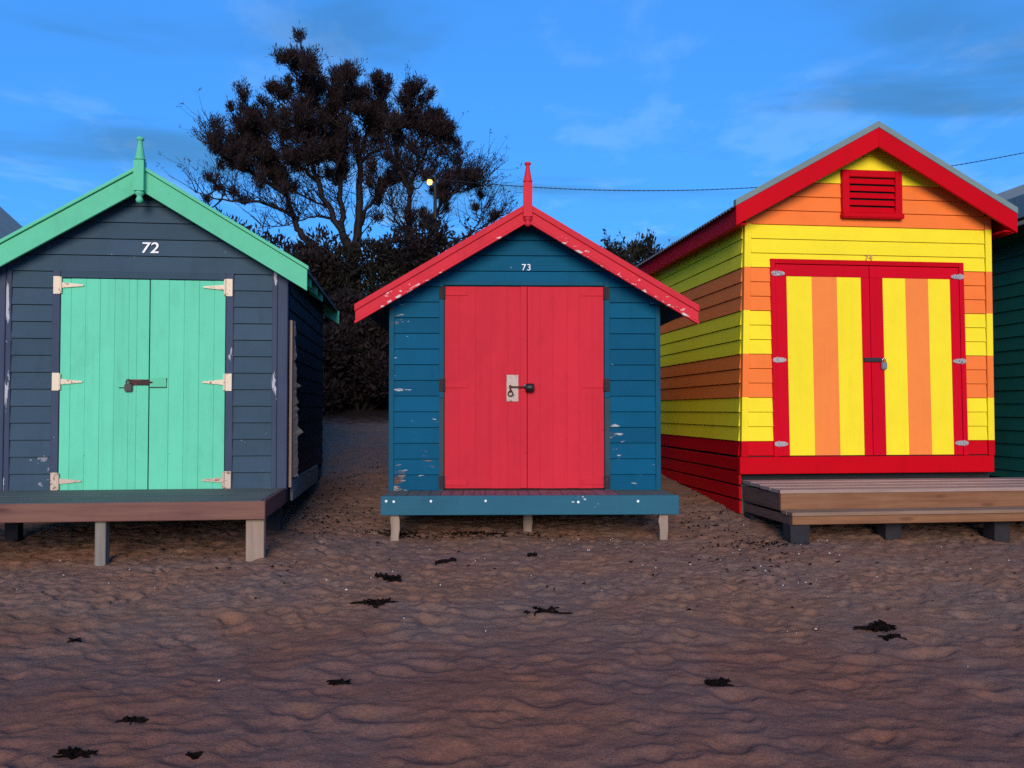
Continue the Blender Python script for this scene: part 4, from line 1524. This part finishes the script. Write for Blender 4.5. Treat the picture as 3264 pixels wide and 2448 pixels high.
TREE_CLUMPS = [
    (800, 180, 70), (880, 190, 80), (860, 270, 100), (1000, 270, 90), (1090, 230, 80), (1150, 255, 60), (1130, 330, 90), (660, 285, 55), (650, 335, 65), (770, 250, 55),
    (1310, 290, 55), (1300, 380, 75), (1355, 340, 55), (460, 400, 65), (520, 410, 75), (430, 470, 85), (310, 465, 45), (350, 520, 55), (575, 430, 48), (440, 560, 95),
    (500, 520, 75), (180, 600, 45), (250, 590, 36), (140, 660, 42), (380, 650, 85), (330, 760, 80), (430, 760, 105), (540, 780, 95), (620, 830, 80), (470, 650, 85),
    (600, 770, 75), (275, 835, 36), (640, 900, 60), (690, 590, 65), (720, 640, 60), (850, 580, 105), (960, 560, 105), (900, 470, 90), (1020, 470, 95), (960, 680, 115),
    (1060, 680, 100), (850, 700, 100), (760, 790, 85), (950, 800, 100), (1040, 780, 80), (1250, 470, 70), (1330, 480, 90), (1370, 540, 60), (1280, 560, 70), (1230, 520, 60),
    (1190, 400, 60), (740, 970, 50), (560, 950, 50), (590, 1010, 48), (350, 1010, 45), (150, 1050, 26), (180, 945, 24), (260, 980, 28), (390, 1045, 30), (1140, 620, 60),
    (1180, 760, 50), (800, 880, 50), (1320, 920, 50), (1290, 1000, 52), (1345, 1050, 48), (1430, 945, 55), (1400, 985, 48), (1480, 915, 40), (700, 500, 45), (780, 380, 70),
    (1060, 380, 75), (960, 370, 80), (500, 880, 50), (420, 850, 45), (760, 1060, 40), (1340, 1230, 40),
]
gz = ground_z(-3.70, 20.5)
tree('coastal_tree', 'tall dark spreading tree with many stems behind the huts', (-3.70, 20.5, gz), TREE_STEMS, TREE_CLUMPS,
     (1150, 1560 + (4.24 - gz) / KT), 3, 520, 1.6)

TREE2_STEMS = [
    ([(1560, 2150), (1540, 1700), (1520, 1300), (1530, 1080), (1560, 920), (1600, 830), (1650, 750), (1710, 690)], 0.10, 0.016, 0.0),
    ([(1530, 1300), (1450, 1240), (1410, 1120), (1390, 1060)], 0.035, 0.012, 0.3),
    ([(1540, 1060), (1470, 900), (1440, 800), (1470, 690), (1540, 560), (1560, 440)], 0.055, 0.014, -0.4),
    ([(1600, 840), (1560, 720), (1600, 600)], 0.035, 0.012, 0.4),
    ([(1650, 1400), (1690, 1200), (1750, 1060), (1830, 990), (1930, 920)], 0.05, 0.012, 0.5),
    ([(1760, 1050), (1850, 1040), (1950, 1010), (2000, 1050)], 0.025, 0.008, -0.3),
    ([(1640, 1420), (1800, 1360), (1900, 1310), (1980, 1220), (2010, 1130)], 0.035, 0.008, 0.2),
    ([(1560, 920), (1640, 900), (1720, 930)], 0.025, 0.010, 0.5),
    ([(1700, 700), (1800, 780), (1850, 850)], 0.02, 0.008, 0.2),
    ([(1880, 1320), (1990, 1280), (2080, 1215)], 0.02, 0.006, -0.2),
]
TREE2_CLUMPS = [
    (1540, 400, 48), (1590, 405, 55), (1530, 470, 65), (1600, 510, 95), (1700, 530, 65), (1740, 600, 85), (1785, 640, 62), (1650, 590, 75), (1520, 580, 58), (1440, 590, 48),
    (1425, 670, 46), (1790, 685, 40), (1640, 470, 60), (1800, 890, 45), (1850, 915, 48), (1920, 890, 52), (1960, 950, 48), (1990, 1030, 38), (1650, 930, 48), (1730, 950, 55),
    (1670, 965, 46), (1750, 1060, 46), (1770, 1120, 30), (1540, 1190, 60), (1650, 1190, 60), (1740, 770, 36), (1830, 800, 26), (1960, 1130, 26), (2075, 1215, 24), (1560, 760, 40), (1480, 640, 40),
]
gz2 = ground_z(-2.12, 20.0)
tree('coastal_tree', 'smaller dark tree with bare curving limbs left of the red finial', (-2.12, 20.0, gz2), TREE2_STEMS, TREE2_CLUMPS,
     (1590, 1560 + (4.15 - gz2) / KT), 5, 260, 1.0)


def shrub(name, label, x, y, h, rx, ry, seed, mat, n=14000, wisps=40, group='shrubs on the slope behind the huts'):
    """rounded bush: stems from the ground, foliage in overlapping uneven clumps, wispy top"""
    nr = np.random.RandomState(seed)
    r = random.Random(seed)
    z = ground_z(x, y) - 0.05
    root = empty(name, (x, y, z))
    tag(root, label, 'shrub', group)
    C = []
    for i in range(22):
        a = r.uniform(0, 2 * math.pi)
        q = math.sqrt(r.random()) * 0.78
        zz = r.uniform(0.12, 0.88)
        s = math.sqrt(max(0.05, 1 - (max(0, zz - 0.45) / 0.58) ** 2))
        C.append((math.cos(a) * q * rx * s, math.sin(a) * q * ry * s, zz * h, r.uniform(0.30, 0.46) * min(rx, h * 0.5)))
    P, D = [], []
    per = n // len(C)
    for cx, cy, cz_, cr in C:
        d = nr.normal(size=(per, 3))
        d /= np.linalg.norm(d, axis=1, keepdims=True)
        rad = cr * (0.55 + 0.5 * nr.rand(per, 1) ** 0.7)
        P.append(np.array([[cx, cy, cz_]]) + d * rad * np.array([[1, 1, 0.85]]))
        D.append(d * 0.6 + nr.normal(size=(per, 3)) * 0.6 + np.array([[0, 0, 0.45]]))
    stems = MB()
    for i in range(14):
        c = C[i]
        stems.tube(spline([(r.uniform(-0.2, 0.2), r.uniform(-0.15, 0.15), -0.1), (c[0] * 0.5, c[1] * 0.5, c[2] * 0.55), (c[0], c[1], c[2])], 4),
                   [0.035 - 0.025 * k / 8 for k in range(9)], 5)
    for i in range(wisps):
        c = r.choice(C)
        b = Vector((c[0], c[1], c[2] + c[3] * 0.5))
        e = b + Vector((r.gauss(0, 0.12), r.gauss(0, 0.12), r.uniform(0.2, 0.55)))
        stems.tube([b, (b + e) * 0.5, e], [0.008, 0.006, 0.003], 3)
        k = 10
        t = nr.rand(k, 1)
        P.append(np.array(b)[None] + (np.array(e) - np.array(b))[None] * t + nr.normal(size=(k, 3)) * 0.02)
        D.append(nr.normal(size=(k, 3)) * 0.5 + np.array([[0, 0, 0.9]]))
    stems.build('stems', BARK, root)
    v, f = leaf_mesh(np.concatenate(P), np.concatenate(D), 0.11, 0.020, nr)
    np_object('foliage', v, f, mat, root)
    return root


SHRUBS = [
    # x, y, height, rx, ry, label
    (-5.6, 17.6, 3.1, 1.3, 1.0, 'dark shrub whose top shows over the mint gable slope'),
    (-4.5, 17.4, 3.15, 1.2, 1.0, 'dark rounded shrub under the tall tree, right of the mint gable'),
    (-3.75, 17.0, 2.75, 0.9, 0.9, 'dark shrub in the dip below the trunk of the tall tree'),
    (-2.75, 16.9, 2.75, 0.95, 0.9, 'dark shrub just right of the dip below the tall trunk'),
    (-1.85, 17.2, 3.15, 1.15, 1.0, 'tall dark shrub below the glowing street lamp'),
    (-0.75, 17.5, 2.9, 1.1, 1.0, 'dark shrub behind the left slope of the red gable'),
    (-4.55, 15.3, 2.3, 1.05, 0.8, 'low dark shrub behind the slate side wall'),
    (-3.45, 15.0, 2.0, 0.95, 0.75, 'low dark shrub closing the sandy gap, beside the slate wall'),
    (-2.45, 14.9, 2.05, 0.95, 0.75, 'low dark shrub in the middle of the sandy gap'),
    (-1.45, 15.1, 2.2, 1.0, 0.8, 'low dark shrub behind the left eave of the red gable'),
]
for i, (x, y, h, rx, ry, lab) in enumerate(SHRUBS):
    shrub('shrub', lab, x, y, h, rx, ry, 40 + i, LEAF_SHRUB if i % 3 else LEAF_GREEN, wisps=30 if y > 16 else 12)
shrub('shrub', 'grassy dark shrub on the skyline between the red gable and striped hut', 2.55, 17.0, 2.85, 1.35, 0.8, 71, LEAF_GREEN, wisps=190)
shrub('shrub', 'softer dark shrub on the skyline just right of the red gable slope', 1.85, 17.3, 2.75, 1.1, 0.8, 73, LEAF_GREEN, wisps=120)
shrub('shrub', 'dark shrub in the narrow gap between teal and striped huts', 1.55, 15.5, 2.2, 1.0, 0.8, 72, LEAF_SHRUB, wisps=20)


# ================================================================== street lamp and cable
M['lampglow'] = flat('sodium_lamp_glass', (0.9, 0.6, 0.2), 0.4, (1.0, 0.52, 0.06), 1.6)
M['polepaint'] = metal('dark_pole_steel', (0.010, 0.009, 0.010), (0.014, 0.010, 0.009), 0.2, 0.6, 0.3)
LX, LY, LZ = -1.66, 19.0, 5.92


def street_lamp():
    g = ground_z(LX, LY)
    root = empty('street_lamp', (LX, LY, g))
    tag(root, 'lit street lamp on a dark pole among the tree branches', 'street lamp')
    t = LZ - g
    MB().lathe([(0.065, -0.2), (0.06, 0.0), (0.05, 1.2), (0.035, t + 0.15), (0.02, t + 0.18)], 0, 0, 14).build('pole', 'polepaint', root, smooth=True)
    MB().tube(spline([(0, 0, t + 0.02), (-0.05, -0.05, t + 0.12), (-0.11, -0.12, t + 0.12)], 4), 0.022, 8).build('arm', 'polepaint', root)
    MB().lathe([(0.11, t + 0.055), (0.10, t + 0.085), (0.04, t + 0.13), (0.01, t + 0.135)], -0.11, -0.12, 16).build('lamp_hood', 'polepaint', root, smooth=True)
    MB().lathe([(0.01, t - 0.045), (0.034, t - 0.036), (0.050, t - 0.010), (0.054, t + 0.02), (0.050, t + 0.056)], -0.11, -0.12, 18).build('lamp_globe', 'lampglow', root, smooth=True)
    return root


street_lamp()


def cable():
    x0, x1 = LX, 13.5
    pts, pts2 = [], []
    n = 500
    for i in range(n + 1):
        x = x0 + (x1 - x0) * i / n
        z = 4.73 + 1.05 + 0.0124 * (x - 2.92) ** 2
        a = i * 0.9
        pts.append((x, LY + 0.007 * math.cos(a), z + 0.007 * math.sin(a)))
        pts2.append((x, LY - 0.007 * math.cos(a), z - 0.007 * math.sin(a)))
    o = MB().tube(pts, 0.0055, 5).tube(pts2, 0.0055, 5).build('overhead_cable', 'black')
    tag(o, 'thin twisted overhead cable sagging across the sky', 'cable')
    g = ground_z(x1, LY)
    p = empty('utility_pole', (x1, LY, g))
    tag(p, 'timber utility pole carrying the right end of the overhead cable', 'pole')
    t = pts[-1][2] - g
    MB().lathe([(0.14, -0.3), (0.13, 0.0), (0.10, t + 0.4)], 0, 0, 14).build('pole', 'post_grey', p, smooth=True)
    MB().box(-0.6, 0.6, -0.16, -0.102, t + 0.12, t + 0.22).build('crossarm', 'post_grey', p)


cable()


# ================================================================== wrack and shells on the sand
WEED = leafmat('dry_seaweed', (0.004, 0.003, 0.003), (0.012, 0.008, 0.007))
WEED.node_tree.nodes['Principled BSDF'].inputs['Specular IOR Level'].default_value = 0.02


def seaweed(label, x, y, size, ang=0.0, n=26, flatn=0.35, seed=0, stick=False, asp=0.45):
    r = random.Random(seed + 900)
    z = ground_z(x, y)
    nm = 'driftwood_stick' if stick else 'seaweed_clump'
    mb = MB()
    if stick:
        c, s = math.cos(ang) * size / 2, math.sin(ang) * size / 2
        pts = [(-c, -s, 0.012), (-c * 0.3, -s * 0.3 + 0.01, 0.02), (c * 0.35, s * 0.35, 0.018), (c, s, 0.022)]
        mb.tube(spline(pts, 3), [0.010 + 0.006 * r.random() for _ in range(10)], 6)
        mb.tube([(c * 0.3, s * 0.3, 0.02), (c * 0.55, s * 0.5 + 0.03, 0.035)], [0.007, 0.004], 5)
    else:
        for i in range(n):
            u, v = max(-0.5, min(0.5, r.gauss(0, 0.20))) * size, r.gauss(0, 0.20) * size * asp
            px, py = u * math.cos(ang) - v * math.sin(ang), u * math.sin(ang) + v * math.cos(ang)
            L = size * r.uniform(0.15, 0.38)
            a = ang + r.gauss(0, 0.5)
            k = []
            for j in range(5):
                t = j / 4 - 0.5
                k.append((px + math.cos(a) * L * t + r.gauss(0, 0.004), py + math.sin(a) * L * t + r.gauss(0, 0.004), 0.004 + abs(r.gauss(0, 0.012)) * min(1.0, size * 6)))
            mb.tube(k, [0.003, 0.007 + r.random() * 0.005, 0.010, 0.007, 0.003], 5)
        for i in range(max(3, n // 5)):
            a = ang + r.gauss(0, 0.7) + (math.pi if r.random() < 0.5 else 0)
            L = size * r.uniform(0.45, 0.75)
            w = r.uniform(-0.5, 0.5)
            mb.tube(spline([(math.cos(a + w * t * t) * L * t, math.sin(a + w * t * t) * L * t * (0.5 + asp), 0.008 + 0.010 * r.random()) for t in (0.0, 0.35, 0.7, 1.0)], 3), [0.0045] * 9 + [0.002], 4)
    o = mb.build(nm, WEED)
    o.location = (x, y, z - 0.006)
    tag(o, label, 'driftwood' if stick else 'seaweed', 'wrack on the sand')
    return o


seaweed('black driftwood stick on the sand in front of the teal deck', -0.476, 6.394, 0.16, 0.5, seed=1, stick=True)
seaweed('thin ragged black weed just behind the largest dark clump', -0.828, 5.875, 0.20, -0.5, 26, seed=2, asp=0.35)
seaweed('small black weed sliver tucked below the thin ragged weed', -0.765, 5.74, 0.09, 0.4, 10, seed=3, asp=0.25)
seaweed('largest flat black seaweed clump on the sand left of the teal deck', -0.801, 5.26, 0.21, 0.1, 60, seed=4)
seaweed('curled black weed alone on the middle sand, below the largest clump', -0.802, 4.149, 0.10, 0.2, 22, seed=5)
seaweed('black weed lump on the near sand below the mint doors', -1.613, 3.805, 0.10, -0.2, 34, seed=6)
seaweed('black weed lump nearest the bottom left corner', -1.716, 3.521, 0.12, 0.1, 40, seed=7)
seaweed('black weed lump on the sand below the right end of the teal deck', 0.945, 4.134, 0.12, 0.1, 36, seed=8)
seaweed('small round black weed, upper of three below the pine step', 2.086, 5.042, 0.07, 0.0, 22, seed=9)
seaweed('long black weed, middle of three below the pine step', 2.022, 4.937, 0.19, -0.1, 34, seed=10, asp=0.22)
seaweed('forked black weed, lowest of three below the pine step', 2.06, 4.828, 0.11, 0.4, 24, seed=11)
seaweed('sparse dark twiggy weed on the sand below the coral doors', 0.196, 5.106, 0.26, 0.2, 6, seed=12, asp=0.5)
seaweed('tiny dark weed scrap at the bottom edge, right of the corner lump', -1.249, 3.521, 0.05, 0.0, 14, seed=13)
seaweed('thin dark twig on the sand below the lock of the coral doors', 0.15, 6.544, 0.07, 0.0, seed=14, stick=True)
seaweed('small dark weed sliver on the sand below the mint deck', -2.313, 4.712, 0.08, 0.5, 8, seed=15, asp=0.3)


def litter(name, label, cat, spots, mat, size, kind='stuff', seed=5, up=0.004):
    nr = np.random.RandomState(seed)
    P, D = [], []
    for x, y, sx, sy, n in spots:
        for _ in range(n):
            a, b = x + nr.normal() * sx, y + nr.normal() * sy
            P.append((a, b, ground_z(a, b) + up + 0.006 * nr.rand()))
            D.append((nr.normal(), nr.normal(), 0.25 * nr.normal()))
    v, f = leaf_mesh(np.array(P), np.array(D), size, size * 0.22, nr)
    o = np_object(name, v, f, mat, None)
    tag(o, label, cat, kind=kind)
    return o


litter('dry_weed_litter', 'dark scattered weed litter on the sand around the decks', 'litter',
       [(-0.95, 7.40, 0.10, 0.06, 220), (-0.35, 7.42, 0.16, 0.05, 260), (0.10, 7.35, 0.18, 0.06, 70), (-1.6, 7.9, 0.28, 0.5, 260), (-1.75, 9.6, 0.25, 0.9, 160), (1.75, 7.9, 0.25, 0.5, 160),
        (2.05, 7.05, 0.15, 0.12, 110), (1.75, 6.3, 0.30, 0.35, 80), (0.0, 6.3, 2.2, 0.5, 110), (-1.9, 6.5, 0.5, 0.4, 50)], WEED, 0.030)
SHELL = flat('shell_white', (0.62, 0.58, 0.52), 0.5)


def shells():
    nr = np.random.RandomState(8)
    mb = MB()
    spots = [(-1.4, 6.9, 0.9, 0.5, 10), (0.4, 6.7, 1.2, 0.4, 24), (1.9, 6.8, 0.45, 0.4, 14), (0.5, 5.6, 2.0, 0.7, 20), (-2.5, 5.9, 1.0, 0.4, 10), (0.2, 4.5, 1.6, 0.6, 8), (3.0, 6.6, 1.0, 0.4, 7)]
    for x, y, sx, sy, n in spots:
        for _ in range(n):
            a, b = x + nr.normal() * sx, y + nr.normal() * sy
            z = ground_z(a, b)
            s = 0.004 + 0.006 * nr.rand()
            t = nr.rand() * 6.28
            pts = [(a + s * math.cos(t + k * 1.2566) * (1 if k % 2 else 0.7), b + s * math.sin(t + k * 1.2566), z + 0.004) for k in range(5)]
            bb = len(mb.v)
            mb.v += pts + [(a, b, z + 0.004 + s * 0.9)]
            mb.f += [(bb + k, bb + (k + 1) % 5, bb + 5) for k in range(5)]
    o = mb.build('shell_fragments', SHELL)
    tag(o, 'tiny white shell fragments scattered over the sand', 'shells', kind='stuff')


shells()
